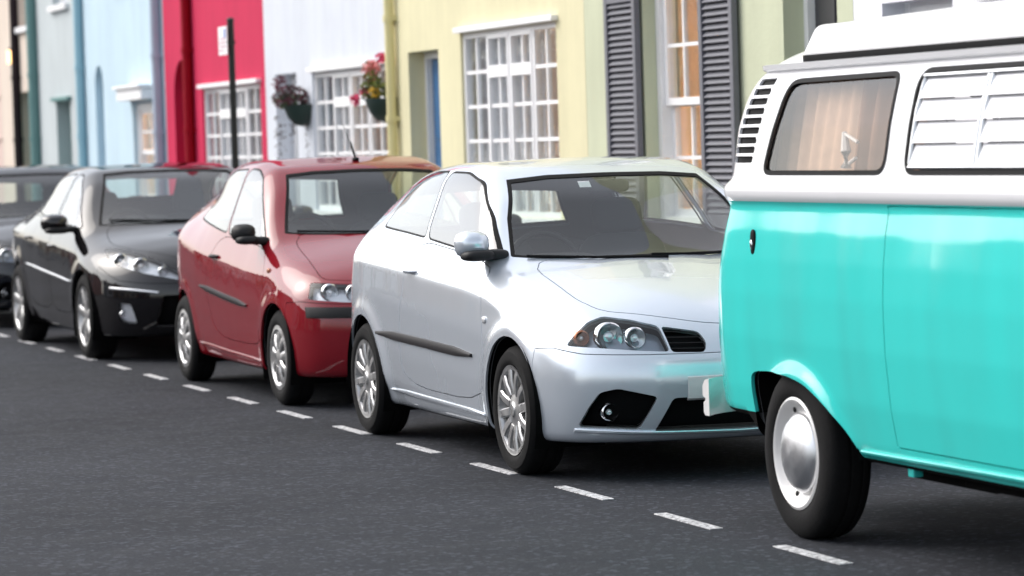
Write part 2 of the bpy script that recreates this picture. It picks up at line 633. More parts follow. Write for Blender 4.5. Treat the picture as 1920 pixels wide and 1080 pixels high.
RED = dict(
    top=[(-3.3, .80), (-3.02, 1.02), (-2.93, 1.28), (-2.82, 1.385), (-2.3, 1.44), (-1.7, 1.468), (-1.25, 1.470), (-.95, 1.425), (-.70, 1.30), (-.42, 1.12),
         (-.20, 1.00), (-.02, .955), (.2, .90), (.42, .83), (.56, .765), (.68, .66), (.9, .45)],
    plan=[(-3.2, .68), (-2.95, .74), (-2.6, .79), (-2.0, .824), (-1.2, .83), (-.4, .826), (.1, .815), (.4, .785), (.8, .72)],
    belt=[(-3.2, 1.13), (-2.5, 1.075), (-1.77, .985), (-.7, .90), (.1, .86), (.8, .66)],
    inset=[(-1.0, .09), (-.78, .05), (-.70, .026), (-.5, .010), (-.3, 0.), (-.12, .010), (-.02, .040), (.02, .054), (.12, .085), (.42, .215), (.6, .31)],
    nose=[(.1, .60), (.2, .655), (.28, .69), (.38, .70), (.50, .70), (.57, .69), (.62, .665), (.70, .625), (.78, .54), (.9, .3)],
    tail=[(.15, -2.90), (.3, -3.02), (.52, -3.08), (.62, -3.06), (.80, -3.03), (1.0, -3.0), (1.2, -2.95), (1.4, -2.86)],
    nose_sweep=[(0, 0.), (.2, .006), (.4, .03), (.55, .075), (.68, .15), (.78, .26), (.88, .42)],
    tail_sweep=[(0, 0.), (.4, .03), (.6, .08), (.75, .17), (.85, .30)],
    bow=[(-3., 0), (-1.5, 0.02), (-1.0, .12), (-.3, .34), (.2, .20), (.8, 0)],
    crown=[(-3, .06), (-1.3, .06), (-.7, .09), (-.2, .10), (.4, .12), (.8, .16)],
    edge=[(-3, .13), (-1.2, .10), (-.6, .07), (-.2, .09), (.2, .14), (.8, .12)],
    arches=[(0, .285, .345, .012), (-2.46, .285, .345, .012)], bottom=.185, kn=.08, kt=.11,
    gtaper=[(-3.2, .32), (-2.8, .25), (-2.5, .18), (-2.1, .085), (-1.7, .015), (-1.5, 0), (1, 0)])

BLACK = dict(
    top=[(-3.9, .85), (-3.68, .98), (-3.5, 1.055), (-3.2, 1.085), (-3.0, 1.11), (-2.75, 1.21), (-2.4, 1.345), (-2.1, 1.41), (-1.7, 1.445), (-1.3, 1.447), (-1.0, 1.415), (-.75, 1.33), (-.35, 1.14),
         (-.02, .985), (.15, .945), (.4, .90), (.65, .83), (.80, .76), (.94, .66), (1.2, .45)],
    plan=[(-3.9, .68), (-3.6, .77), (-3.1, .845), (-2.4, .89), (-1.5, .905), (-.4, .902), (.1, .89), (.45, .85), (1.0, .74)],
    belt=[(-3.8, 1.08), (-2.9, 1.03), (-2.2, 1.02), (-.55, .93), (.1, .89), (1.0, .66)],
    inset=[(-1.0, .10), (-.80, .06), (-.70, .032), (-.5, .012), (-.3, 0.), (-.12, .010), (-.02, .050), (.02, .070), (.12, .110), (.42, .275), (.6, .40)],
    nose=[(.1, .82), (.2, .90), (.28, .945), (.4, .97), (.5, .975), (.6, .95), (.7, .89), (.8, .78), (.9, .55)],
    tail=[(.15, -3.45), (.3, -3.58), (.52, -3.66), (.62, -3.66), (.80, -3.64), (1.0, -3.60), (1.2, -3.5), (1.4, -3.3)],
    nose_sweep=[(0, 0.), (.2, .012), (.4, .055), (.55, .13), (.70, .26), (.82, .44), (.92, .64)],
    tail_sweep=[(0, 0.), (.4, .03), (.6, .08), (.8, .20), (.9, .34)],
    bow=[(-4., 0), (-1.6, 0.02), (-1.0, .12), (-.3, .40), (.2, .25), (.9, 0)],
    crown=[(-4, .06), (-1.3, .06), (-.7, .09), (-.2, .10), (.4, .13), (.9, .2)],
    edge=[(-4, .14), (-1.2, .12), (-.6, .07), (-.2, .10), (.2, .16), (.9, .14)],
    arches=[(0, .315, .375, .012), (-2.725, .315, .375, .012)], bottom=.185, kn=.10, kt=.12,
    gtaper=[(-3.6, .26), (-3.0, .22), (-2.5, .13), (-2.0, .035), (-1.6, 0), (1, 0)])
#</CORE>
# ------------------------------------------------------------------ vehicle parts
def unit(N):
    return N / np.maximum(np.linalg.norm(N, axis=1), 1e-9)[:, None]


def piece(name, mesh, f, mat, parent, lip=.012, off=0., flip=False):
    """one panel cut from a body surface, with its edges turned inwards by `lip`"""
    V, T = mesh
    if len(T) == 0: return None
    N = unit(grad(f, V))
    P = V + N * off
    if flip:
        T = T[:, ::-1]; N = -N
    Va, Ta, Na = [P], [T], [N]
    if lip > 0:
        E = boundary(T)
        a, b = E[:, 0], E[:, 1]; n = len(E); base = len(P)
        d = P[b] - P[a]
        ln = unit(np.cross(d, N[a]))
        Va += [P[a], P[b], P[a] - N[a] * lip, P[b] - N[b] * lip]
        Na += [ln] * 4
        i = base + np.arange(n)
        Ta += [np.stack([i + n, i, i + 2 * n], 1), np.stack([i + n, i + 2 * n, i + 3 * n], 1)]
    me = np_mesh(name, np.concatenate(Va), np.concatenate(Ta), np.concatenate(Na))
    return link(name, me, mat, parent)


def sya(f, X, Z, s, y1=1.3):
    X = np.asarray(X, float); Z = np.asarray(Z, float); a = np.zeros_like(X); b = np.full_like(X, y1)
    for _ in range(26):
        m = (a + b) / 2; k = f(X, s * m, Z) < 0
        a = np.where(k, m, a); b = np.where(k, b, m)
    return a


def fxa(f, Y, Z, x0=-.8, x1=4.2):
    Y = np.asarray(Y, float); Z = np.asarray(Z, float); a = np.full_like(Y, x0); b = np.full_like(Y, x1)
    for _ in range(28):
        m = (a + b) / 2; k = f(m, Y, Z) < 0
        a = np.where(k, m, a); b = np.where(k, b, m)
    return a


def sy(f, x, z, s, y1=1.3):
    """side surface: |y| at (x, z)"""
    a, b = 0.0, y1
    for _ in range(40):
        m = (a + b) / 2
        if f(np.array([x]), np.array([s * m]), np.array([z]))[0] < 0: a = m
        else: b = m
    return a


def fx(f, y, z, x0=-.8, x1=4.2):
    a, b = x0, x1
    for _ in range(40):
        m = (a + b) / 2
        if f(np.array([m]), np.array([y]), np.array([z]))[0] < 0: a = m
        else: b = m
    return a


def tz(f, x, y, z0=.4, z1=2.4):
    a, b = z0, z1
    for _ in range(40):
        m = (a + b) / 2
        if f(np.array([x]), np.array([y]), np.array([m]))[0] < 0: a = m
        else: b = m
    return a


def side_strip(name, f, pts, h, t, s, mat, parent, n=24, taper=True):
    """moulding that follows the flank: pts [(x,z)..] centre line"""
    px = np.array([p[0] for p in pts]); pz = np.array([p[1] for p in pts])
    tt = np.linspace(0, 1, n); L = np.linspace(0, 1, len(pts))
    X = np.interp(tt, L, px); Z = np.interp(tt, L, pz)
    mb = MB(); vs = []; fs = []
    pr = ((-.5, -.004), (-.42, .7 * t), (-.2, t), (.2, t), (.42, .7 * t), (.5, -.004))
    hh = h * (np.minimum(1, .35 + 4 * np.minimum(tt, 1 - tt)) if taper else np.ones(n))
    XX = np.repeat(X, 6); ZZ = (Z[:, None] + np.array([p[0] for p in pr])[None] * hh[:, None]).ravel()
    YY = s * (sya(f, XX, ZZ, s) + np.tile([p[1] for p in pr], n))
    vs = list(zip(XX, YY, ZZ))
    for i in range(n - 1):
        for k in range(5):
            fs.append((i * 6 + k, i * 6 + k + 1, (i + 1) * 6 + k + 1, (i + 1) * 6 + k))
    fs += [tuple(range(6)), tuple((n - 1) * 6 + k for k in range(6))]
    return mb.add(vs, fs).build(name, mat, parent, smooth=True)


def front_strip(name, f, pts, h, t, mat, parent, n=24, x0=-.3):
    py = np.array([p[0] for p in pts]); pz = np.array([p[1] for p in pts])
    tt = np.linspace(0, 1, n); L = np.linspace(0, 1, len(pts))
    Yv = np.interp(tt, L, py); Z = np.interp(tt, L, pz)
    fs = []
    pr = ((-.5, -.01), (-.42, .7 * t), (-.2, t), (.2, t), (.42, .7 * t), (.5, -.01))
    YY = np.repeat(Yv, 6); ZZ = (Z[:, None] + np.array([p[0] for p in pr])[None] * h).ravel()
    vs = list(zip(fxa(f, YY, ZZ, x0) + np.tile([p[1] for p in pr], n), YY, ZZ))
    for i in range(n - 1):
        for k in range(5):
            fs.append((i * 6 + k, i * 6 + k + 1, (i + 1) * 6 + k + 1, (i + 1) * 6 + k))
    fs += [tuple(range(6)), tuple((n - 1) * 6 + k for k in range(6))]
    return MB().add(vs, fs).build(name, mat, parent, smooth=True)


def tyre_profile(R, rr, w):
    h = w / 2
    pr = [(rr - .012, h - .03), (rr, h - .012), (rr + .012, h - .002), (rr + (R - rr) * .35, h + .004), (rr + (R - rr) * .7, h - .001), (R - .016, h - .012), (R - .004, h - .024), (R, h - .04)]
    for g in (.55, .05, -.45):
        pr += [(R, h * (g + .10)), (R - .006, h * (g + .08)), (R - .006, h * (g - .04)), (R, h * (g - .06))] if abs(g * h) < h - .05 else []
    pr += [(R, -h + .04), (R - .004, -h + .024), (R - .016, -h + .012), (rr + (R - rr) * .5, -h), (rr - .012, -h + .03)]
    return pr


def make_wheel(parent, cx, s, yo, R, rr, w, style, nsp=14):
    """wheel whose outer face lies at |y| = yo; s is the side"""
    e = bpy.data.objects.new('wheel', None); COL.objects.link(e); e.parent = parent; e.empty_display_size = .1
    cy = s * (yo - w / 2)
    e.location = (cx, cy, R)
    MB().lathe(tyre_profile(R, rr, w), n=56, sgn=s).build('tyre', MATS['rubber'], e, smooth=True, angle=35)
    h = w / 2
    MB().lathe([(rr + .002, h - .004), (rr - .010, h - .006), (rr - .018, h - .016), (rr - .022, h - .05), (rr - .03, -h + .03)], n=48, sgn=s).build('rim', MATS['alloy'], e, smooth=True, angle=50)
    # brake drum / backing
    MB().lathe([(.0, h - .075), (rr * .62, h - .075), (rr * .66, h - .085), (rr * .66, h - .12), (rr - .012, h - .125)], n=32, sgn=s).build('brake_disc', MATS['brake_dark'], e, smooth=True, angle=30)
    def spoke(mb, a, r0, r1, w0, w1, d0, d1, th=.02):
        ca, sa = math.cos(a), math.sin(a)
        vs = []
        for (r, ww, dd) in ((r0, w0, d0), ((r0 + r1) / 2, (w0 + w1) / 2, (d0 + d1) / 2 + .006), (r1, w1, d1)):
            for q, dz in ((-1, 0), (-.7, .007), (.7, .007), (1, 0), (1, -th), (-1, -th)):
                lx, lz = r, q * ww / 2
                vs.append((lx * ca - lz * sa, s * (dd + dz), lx * sa + lz * ca))
        fs = []
        for i in range(2):
            for k in range(6):
                fs.append((i * 6 + k, i * 6 + (k + 1) % 6, (i + 1) * 6 + (k + 1) % 6, (i + 1) * 6 + k))
        fs += [tuple(range(6)), tuple(12 + k for k in range(6))]
        mb.add(vs, fs)
    if style == 'multi':
        for i in range(nsp):
            mb = MB(); spoke(mb, 2 * math.pi * (i + .3) / nsp, rr * .36, rr - .012, .044, .040, h - .020, h - .014); mb.build('spoke', MATS['alloy'], e, smooth=True)
        MB().lathe([(rr - .004, h - .004), (rr - .018, h - .006), (rr - .024, h - .02)], n=48, sgn=s).build('rim_ring', MATS['alloy'], e, smooth=True)
        MB().lathe([(0, h - .004), (.028, h - .004), (.034, h - .010), (.045, h - .012), (.075, h - .017), (.082, h - .04)], n=28, sgn=s).build('hub', MATS['alloy'], e, smooth=True)
    elif style == 'five':
        for i in range(nsp):
            mb = MB(); spoke(mb, 2 * math.pi * (i + .2) / nsp, rr * .2, rr - .012, .075, .055, h - .030, h - .016, .03); mb.build('spoke', MATS['alloy'], e, smooth=True)
        MB().lathe([(0, h - .018), (.03, h - .018), (.07, h - .026), (.075, h - .06)], n=28, sgn=s).build('hub', MATS['alloy'], e, smooth=True)
    elif style == 'cap':
        # pressed wheel trim: dished disc with slots between broad spokes
        MB().lathe([(rr + .004, h - .004), (rr - .02, h + .000), (rr - .035, h - .010), (rr - .055, h - .020)], n=48, sgn=s).build('rim_ring', MATS['alloy'], e, smooth=True)
        for i in range(nsp):
            mb = MB(); spoke(mb, 2 * math.pi * (i + .2) / nsp, rr * .28, rr - .035, .040, .062, h - .006, h - .014, .012); mb.build('spoke', MATS['alloy'], e, smooth=True)
        MB().lathe([(0, h + .006), (.03, h + .004), (.065, h - .004), (.07, h - .03)], n=28, sgn=s).build('hub', MATS['alloy'], e, smooth=True)
    elif style == 'bus':
        MB().lathe([(rr + .004, h - .004), (rr - .006, h + .001), (rr - .020, h - .006), (rr - .028, h - .030), (rr - .05, h - .042), (rr * .62, h - .020), (rr * .6, h - .03)], n=56, sgn=s).build('wheel_disc', MATS['white_paint'], e, smooth=True, angle=50)
        MB().lathe([(0, h + .030), (.034, h + .029), (.068, h + .024), (.102, h + .014), (.129, h + .001), (.140, h - .012), (.147, h - .018), (.152, h - .026), (.150, h - .034)], n=48, sgn=s).build('hub_cap', MATS['chrome_soft'], e, smooth=True, angle=60)
        for i in range(8):
            a = 2 * math.pi * (i + .5) / 8
            mb = MB(); r = rr - .036
            mb.blob((r * math.cos(a), s * (h - .034), r * math.sin(a)), (.012, .006, .012), nu=10, nv=6)
            mb.build('vent_slot', MATS['wheel_dark'], e, smooth=True)
    return e


def wheel_well(parent, f, cx, cz, r, s, depth=.34):
    """dark inner arch"""
    mb = MB(); n = 20; vs = []; fs = []
    y0 = sy(f, cx, cz + r * .9, s) - .012; y1 = y0 - depth
    for i in range(n + 1):
        a = math.radians(-25 + 230 * i / n)
        for yy in (y0, y1):
            vs.append((cx + (r + .012) * math.cos(a), s * yy, cz + (r + .012) * math.sin(a)))
    for i in range(n): fs.append((2 * i, 2 * i + 1, 2 * i + 3, 2 * i + 2))
    fs.append(tuple(2 * i + 1 for i in range(n + 1)))
    return mb.add(vs, fs).build('wheel_well', MATS['under_black'], parent)


def seat(parent, x, y, zb, mat, wd=.48, back=.60, lean=.30, head=True):
    e = bpy.data.objects.new('seat', None); COL.objects.link(e); e.parent = parent; e.empty_display_size = .1
    e.location = (x, y, zb)
    MB().blob((.0, 0, .06), (.27, wd / 2, .095), .35, .35).build('cushion', mat, e, smooth=True, angle=60)
    rot = Matrix.Rotation(-lean, 3, 'Y')
    c = Vector((-.25, 0, .10)) + rot @ Vector((0, 0, back / 2))
    MB().blob(c, (.085, wd / 2, back / 2), .45, .45, rot=rot).build('backrest', mat, e, smooth=True, angle=60)
    if head:
        c = Vector((-.25, 0, .10)) + rot @ Vector((.0, 0, back + .10))
        MB().blob(c, (.05, .135, .095), .5, .5, rot=rot).build('headrest', mat, e, smooth=True, angle=60)
    return e


def steering(parent, c, r, tilt):
    rot = Matrix.Rotation(tilt, 3, 'Y')
    mb = MB(); pts = []
    for i in range(29):
        a = 2 * math.pi * i / 28
        pts.append(Vector(c) + rot @ Vector((0, r * math.cos(a), r * math.sin(a))))
    mb.tube(pts, .016, 8, caps=False)
    mb.blob(c, (.03, .075, .06), .6, .6, rot=rot)
    for a in (math.radians(0), math.radians(180), math.radians(270)):
        mb.tube([Vector(c), Vector(c) + rot @ Vector((0, r * math.cos(a), r * math.sin(a)))], .014, 6)
    return mb.build('steering_wheel', MATS['trim_black'], parent, smooth=True, angle=60)


def interior(parent, S, f, belt=.93, x_dash=-.62, x_seat=-1.30, x_rear=-2.15, yy=.36, seatmat='seat_grey', zf=.28, zd=.90):
    st = MATS[seatmat]
    wd = min(sy(f, x_dash + q, zd + .035, -1) for q in (0., .15, .30)) - .07
    mb = MB()
    mb.prism([(x_dash + .32, zd - .30), (x_dash + .32, zd - .01), (x_dash + .22, zd + .02), (x_dash + .08, zd + .02), (x_dash - .02, zd - .06), (x_dash + .05, zd - .32), (x_dash + .1, .45), (x_dash + .32, .45)], -wd, wd, 'y')
    mb.build('dashboard', MATS['trim_black'], parent, bevel=.02)
    mb = MB().blob((x_dash + .02, -yy, zd + .035), (.12, .19, .055), .6, .6)
    mb.build('instrument_binnacle', MATS['trim_black'], parent, smooth=True)
    steering(parent, (x_dash - .16, -yy, zd + .01), .185, -.38)
    for s in (-1, 1): seat(parent, x_seat, s * yy, zf + .12, st, back=S.get('seat_back', .56))
    seat(parent, x_rear, 0, zf + .14, st, wd=1.12, back=.50, head=False)
    x0, x1 = x_rear - .55, x_dash + .35
    MB().box(x0, x1, -.68, .68, zf - .03, zf).build('floor_pan', MATS['under_black'], parent)
    # mirror inside
    return


def mirror_part(parent, f, c, s, r, mat_shell, mat_base):
    """door mirror: c=(x,z) of its foot"""
    x, z = c
    y = sy(f, x, z, s)
    e = bpy.data.objects.new('door_mirror', None); COL.objects.link(e); e.parent = parent; e.empty_display_size = .1
    MB().blob((x, s * (y + .03), z), (.06, .07, .025), .7, .7).build('mirror_arm', mat_base, e, smooth=True)
    cy = s * (y + .04 + r[1])
    # shell: front half ellipsoid, flat back
    mb = MB(); vs = []; fs = []; nu, nv = 28, 8
    for j in range(nv + 1):
        t = j / nv
        k = math.sqrt(max(0, 1 - t * t)) if j < nv else 0
        for i in range(nu):
            a = 2 * math.pi * i / nu
            ex = .75
            cc = math.copysign(abs(math.cos(a)) ** ex, math.cos(a)); ss = math.copysign(abs(math.sin(a)) ** ex, math.sin(a))
            vs.append((x - .05 + t * r[0] * 2, cy + k * r[1] * cc, z + .05 + k * r[2] * ss))
    for j in range(nv):
        for i in range(nu):
            i2 = (i + 1) % nu
            fs.append((j * nu + i, j * nu + i2, (j + 1) * nu + i2, (j + 1) * nu + i))
    fs.append(tuple(reversed(range(nu))))
    mb.add(vs, fs).build('mirror_shell', mat_shell, e, smooth=True, angle=60)
    MB().blob((x - .055, cy, z + .05), (.006, r[1] * .88, r[2] * .84), .3, .6).build('mirror_glass', MATS['mirror'], e, smooth=True)
    MB().blob((x + .01, cy - s * .01, z + .05 - r[2] * .80), (.075, r[1] * .9, .028), .7, .6).build('mirror_base', mat_base, e, smooth=True)
    return e


def door_handle(parent, f, x, z, s, mat, ln=.17, rise=.0):
    y = sy(f, x, z, s)
    mb = MB()
    pts = []
    for i in range(9):
        t = -1 + 2 * i / 8
        pts.append((x + t * ln / 2, s * (sy(f, x + t * ln / 2, z, s) + .026 * (1 - t ** 4) - .004), z + rise * t))
    mb.tube(pts, [.008 + .006 * (1 - abs(-1 + 2 * i / 8) ** 2) for i in range(9)], 8)
    return mb.build('door_handle', mat, parent, smooth=True, angle=60)


def lamp(parent, f, y, z, r, name='lamp_reflector', depth=.05, x0=-.3, mat='chrome', bulb='lamp_glass', back=.0):
    x = fx(f, y, z, x0) - .02 - back
    MB().lathe([(0, -depth), (r * .35, -depth), (r * .7, -depth * .6), (r * .93, -.008), (r, 0), (r + .006, -.004), (r + .006, -depth)], (x, y, z), 'x', 28).build(name, MATS[mat], parent, smooth=True, angle=60)
    MB().blob((x - depth * .55, y, z), (.02, r * .42, r * .42)).build('bulb', MATS[bulb], parent, smooth=True)


def mirror_y(poly):
    return [(-a, b) for a, b in poly][::-1]


def build_car(S, root, h=.02):
    """passenger car from its spec; local axes: x forward from the front axle, y left, z up"""
    f = car_field(S)
    sk = Skin(f, (S['xr'] - .1, -1.0, .1), (S['xf'] + .1, 1.0, S['height'] + .08), h)
    paint = MATS[S['paint']]
    # wheel arches
    for (ax_, az, ar, _a) in S['arches']:
        for s in (-1, 1):
            sk.take(lambda V: np.maximum(np.maximum(np.hypot(V[:, 0] - ax_, V[:, 2] - az) - S['arch_r'], .45 - s * V[:, 1]), V[:, 2] - .75))
            wheel_well(root, f, ax_, az, S['arch_r'], s)
            make_wheel(root, ax_, s, S['wheel_y'], S['wheel_R'], S['rim_r'], S['tyre_w'], S['wheel_style'], S.get('spokes', 14))
    # glass
    for nm, poly, x0, fr in S['screens']:
        cw = S['cowl']
        g = (lambda V: np.maximum(frontg(poly, x0)(V), V[:, 0] + .58 * V[:, 1] ** 2 - cw)) if fr else rearg(poly, x0)
        ring, pane_ = sk.take_ring(g, .017)
        piece(nm + '_seal', ring, f, MATS['rubber_trim'], root, lip=.004, off=.001)
        piece(nm, pane_, f, MATS[S.get('glass', 'car_glass')], root, lip=0, off=-.002)
    for s in (-1, 1):
        for poly in S['side_glass']:
            g = sideg(fillet(poly, .055), s)
            ring, pane_ = sk.take_ring(g, .010)
            piece('window_seal', ring, f, MATS[S.get('seal_mat', 'rubber_trim')], root, lip=0, off=.0)
            piece('side_window', pane_, f, MATS[S.get('side_glass_mat', 'side_glass')], root, lip=0, off=-.0006)
        if 'pillar' in S:
            for poly in S['pillar']:
                piece('pillar_trim', sk.take(sideg(poly, s)), f, MATS['rubber_trim'], root, lip=.004, off=-.001)
    # lamps, grilles and openings in the front
    for nm, poly, mt, depth, mir in S['front_cuts']:
        for q, pl in enumerate([poly, mirror_y(poly)] if mir else [poly]):
            pl = fillet(pl, .018, 3)
            m = sk.take(frontg(pl, S.get('cut_x0', -.1)))
            if nm == 'headlight':
                o = piece('headlight', m, f, MATS['lens'], root, lip=0, off=-.001)
                if o is None: continue
                piece('headlight_housing', m, f, MATS[mt], o, lip=-depth, off=-depth)
                for (ly, lz, lr, lm) in S['lamps']:
                    lamp(o, f, ly if q == 0 else -ly, lz, lr, mat=lm, depth=.045, back=.012)
            else:
                o = piece(nm, m, f, MATS[mt], root, lip=-depth, off=-depth)
                if o is not None and nm == 'fog_recess' and 'fog' in S:
                    fy, fz, frr = S['fog']
                    lamp(o, f, fy if q == 0 else -fy, fz, frr, name='fog_lamp', depth=.05, back=.02)
    # dark lining, set in from the shell: closes the shut lines and darkens the cabin
    piece('cabin_lining', sk.rem, f, MATS['lining'], root, lip=0, off=-.026, flip=True)
    # doors, bonnet, bumper
    for s in (-1, 1):
        for i, (poly, hx, hz) in enumerate(S['doors']):
            d = piece('door', sk.take(sideg(rnd(poly, 2, .2), s), .0022), f, paint, root, lip=.014)
            door_handle(d, f, hx, hz, s, MATS[S.get('handle_mat', S['paint'])])
    if 'fuel' in S:
        pass
    b = piece('bonnet', sk.take(topg(rnd(S['bonnet'], 2, .2), S.get('bonnet_z', .60)), .0022), f, paint, root, lip=.014)
    bp_ = S['bumper']
    piece('front_bumper', sk.take(lambda V: np.maximum(sdpoly(V[:, 0], V[:, 2], bp_), S.get('bumper_x0', .05) - V[:, 0]), .0018), f, paint, root, lip=.012)
    rb = S['rear_bumper']
    piece('rear_bumper', sk.take(lambda V: sdpoly(V[:, 0], V[:, 2], rb), .0018), f, paint, root, lip=.012)
    # underside in black
    piece('underbody', sk.take(lambda V: V[:, 2] - S['bottom'] - .012), f, MATS['under_black'], root, lip=0)
    piece('body_shell', sk.rem, f, paint, root, lip=.010)
    return f
# ------------------------------------------------------------------ street
def asphalt():
    m = bpy.data.materials.new('asphalt'); m.use_nodes = True
    t = m.node_tree; p = t.nodes['Principled BSDF']
    tc = t.nodes.new('ShaderNodeTexCoord')

    def noise(sc, det=4, rough=.6):
        n = t.nodes.new('ShaderNodeTexNoise'); n.inputs['Scale'].default_value = sc; n.inputs['Detail'].default_value = det
        n.inputs['Roughness'].default_value = rough
        t.links.new(tc.outputs['Object'], n.inputs['Vector']); return n.outputs['Fac']
    big, mid, fine = noise(.35, 3), noise(3.5, 5), noise(75, 4, .75)
    vor = t.nodes.new('ShaderNodeTexVoronoi'); vor.inputs['Scale'].default_value = 48
    t.links.new(tc.outputs['Object'], vor.inputs['Vector'])

    def ramp(src, a, b, c0, c1):
        r = t.nodes.new('ShaderNodeMapRange'); r.inputs['From Min'].default_value = a; r.inputs['From Max'].default_value = b
        r.inputs['To Min'].default_value = c0; r.inputs['To Max'].default_value = c1
        t.links.new(src, r.inputs['Value']); return r.outputs[0]

    def mul(a, b):
        n = t.nodes.new('ShaderNodeMath'); n.operation = 'MULTIPLY'; t.links.new(a, n.inputs[0]); t.links.new(b, n.inputs[1]); return n.outputs[0]
    v = mul(mul(ramp(big, .3, .7, .76, 1.22), ramp(mid, .3, .7, .88, 1.12)), ramp(fine, .25, .8, .45, 1.8))
    st = t.nodes.new('ShaderNodeSeparateColor'); t.links.new(vor.outputs['Color'], st.inputs[0])
    v = mul(v, ramp(st.outputs[0], .80, 1.0, 1.0, 2.3))
    sc = t.nodes.new('ShaderNodeVectorMath'); sc.operation = 'SCALE'; sc.inputs[0].default_value = (.0265, .0287, .0342)
    t.links.new(v, sc.inputs['Scale']); t.links.new(sc.outputs[0], p.inputs['Base Color'])
    t.links.new(ramp(mid, .3, .7, .72, .9), p.inputs['Roughness'])
    p.inputs['Specular IOR Level'].default_value = .12
    b = t.nodes.new('ShaderNodeBump'); b.inputs['Strength'].default_value = .7; b.inputs['Distance'].default_value = .006
    t.links.new(fine, b.inputs['Height']); t.links.new(b.outputs[0], p.inputs['Normal'])
    return m


def worn_paint():
    m = bpy.data.materials.new('road_paint'); m.use_nodes = True
    t = m.node_tree; p = t.nodes['Principled BSDF']
    tc = t.nodes.new('ShaderNodeTexCoord')
    n = t.nodes.new('ShaderNodeTexNoise'); n.inputs['Scale'].default_value = 45; n.inputs['Detail'].default_value = 6; n.inputs['Roughness'].default_value = .7
    t.links.new(tc.outputs['Object'], n.inputs['Vector'])
    r = t.nodes.new('ShaderNodeValToRGB'); r.color_ramp.elements[0].position = .38; r.color_ramp.elements[1].position = .56
    r.color_ramp.elements[0].color = (.10, .10, .105, 1); r.color_ramp.elements[1].color = (.66, .66, .67, 1)
    t.links.new(n.outputs['Fac'], r.inputs[0]); t.links.new(r.outputs[0], p.inputs['Base Color'])
    p.inputs['Roughness'].default_value = .7
    return m


def sheet(name, x0, x1, y0, y1, z, mat, kind='structure'):
    mb = MB().quad((x0, y0, z), (x1, y0, z), (x1, y1, z), (x0, y1, z))
    return tag(mb.build(name, mat), kind=kind)


sheet('ground', -300, 300, -300, 400, -.20, M('earth', (.10, .09, .07), .95, var=.3, vscale=.5))
KERB = 6.62
road = sheet('road', -9.65, KERB + .05, -60, 160, 0., asphalt())
rp = worn_paint()
for i in range(-4, 24):
    yb = 11.2066 + i * 1.2251
    MB().box(4.742, 4.796, yb - .60 + random.uniform(-.02, .02), yb, .001, .005).build('bay_marking', rp, road)
M('kerb_stone', (.23, .225, .22), .85, var=.3, vscale=9, bump=.4, bscale=70)
M('slab', (.24, .23, .22), .88, var=.28, vscale=5, bump=.3, bscale=80)
M('slab_bed', (.09, .085, .08), .95, var=.3, vscale=8)
pave = tag(MB().box(KERB + .02, 8.05, -60, 160, -.15, .095).build('pavement', MATS['slab_bed']), kind='structure')
pave2 = tag(MB().box(-13.0, -9.62, -60, 160, -.15, .095).build('pavement', MATS['slab_bed']), kind='structure')
kb = None
for i in range(46):
    y = 5 + i * .914
    if kb is None:
        kb = MB().box(0, .15, 0, .904, -.1, .112).build('kerb_stone', MATS['kerb_stone'], pave, bevel=.012)
        o = kb
    else:
        o = kb.copy(); COL.objects.link(o)
    o.location = (KERB, y, random.uniform(-.004, .003))
sb = None
for i in range(40):
    for j in range(2):
        if sb is None:
            sb = MB().box(0, .575, 0, .612, .05, .110).build('paving_slab', MATS['slab'], pave, bevel=.006, seg=1); o = sb
        else:
            o = sb.copy(); COL.objects.link(o)
        o.location = (KERB + .158 + j * .585, 6 + i * .622 + .3 * j, random.uniform(-.004, .003))
MB().box(-9.75, -9.60, -60, 160, -.1, .112).build('kerb_line', MATS['kerb_stone'], pave2)

# ------------------------------------------------------------------ terrace
M('timber_white', (.86, .86, .87), .45, var=.05, vscale=10)
M('sill_white', (.78, .78, .79), .6, var=.06, vscale=8)
M('room_pale', (.72, .67, .66), .9)
M('room_dark', (.34, .32, .31), .9)
M('room_warm', (.84, .70, .56), .9)
M('net_curtain', (.82, .81, .84), .95, var=.1, vscale=10)
M('roof_slate', (.10, .10, .115), .7, var=.25, vscale=12, bump=.3, bscale=20)
M('brick_back', (.30, .24, .20), .9, var=.2, vscale=8)
glass_mat('house_glass', (.90, .92, .93), .13, wave=.25)


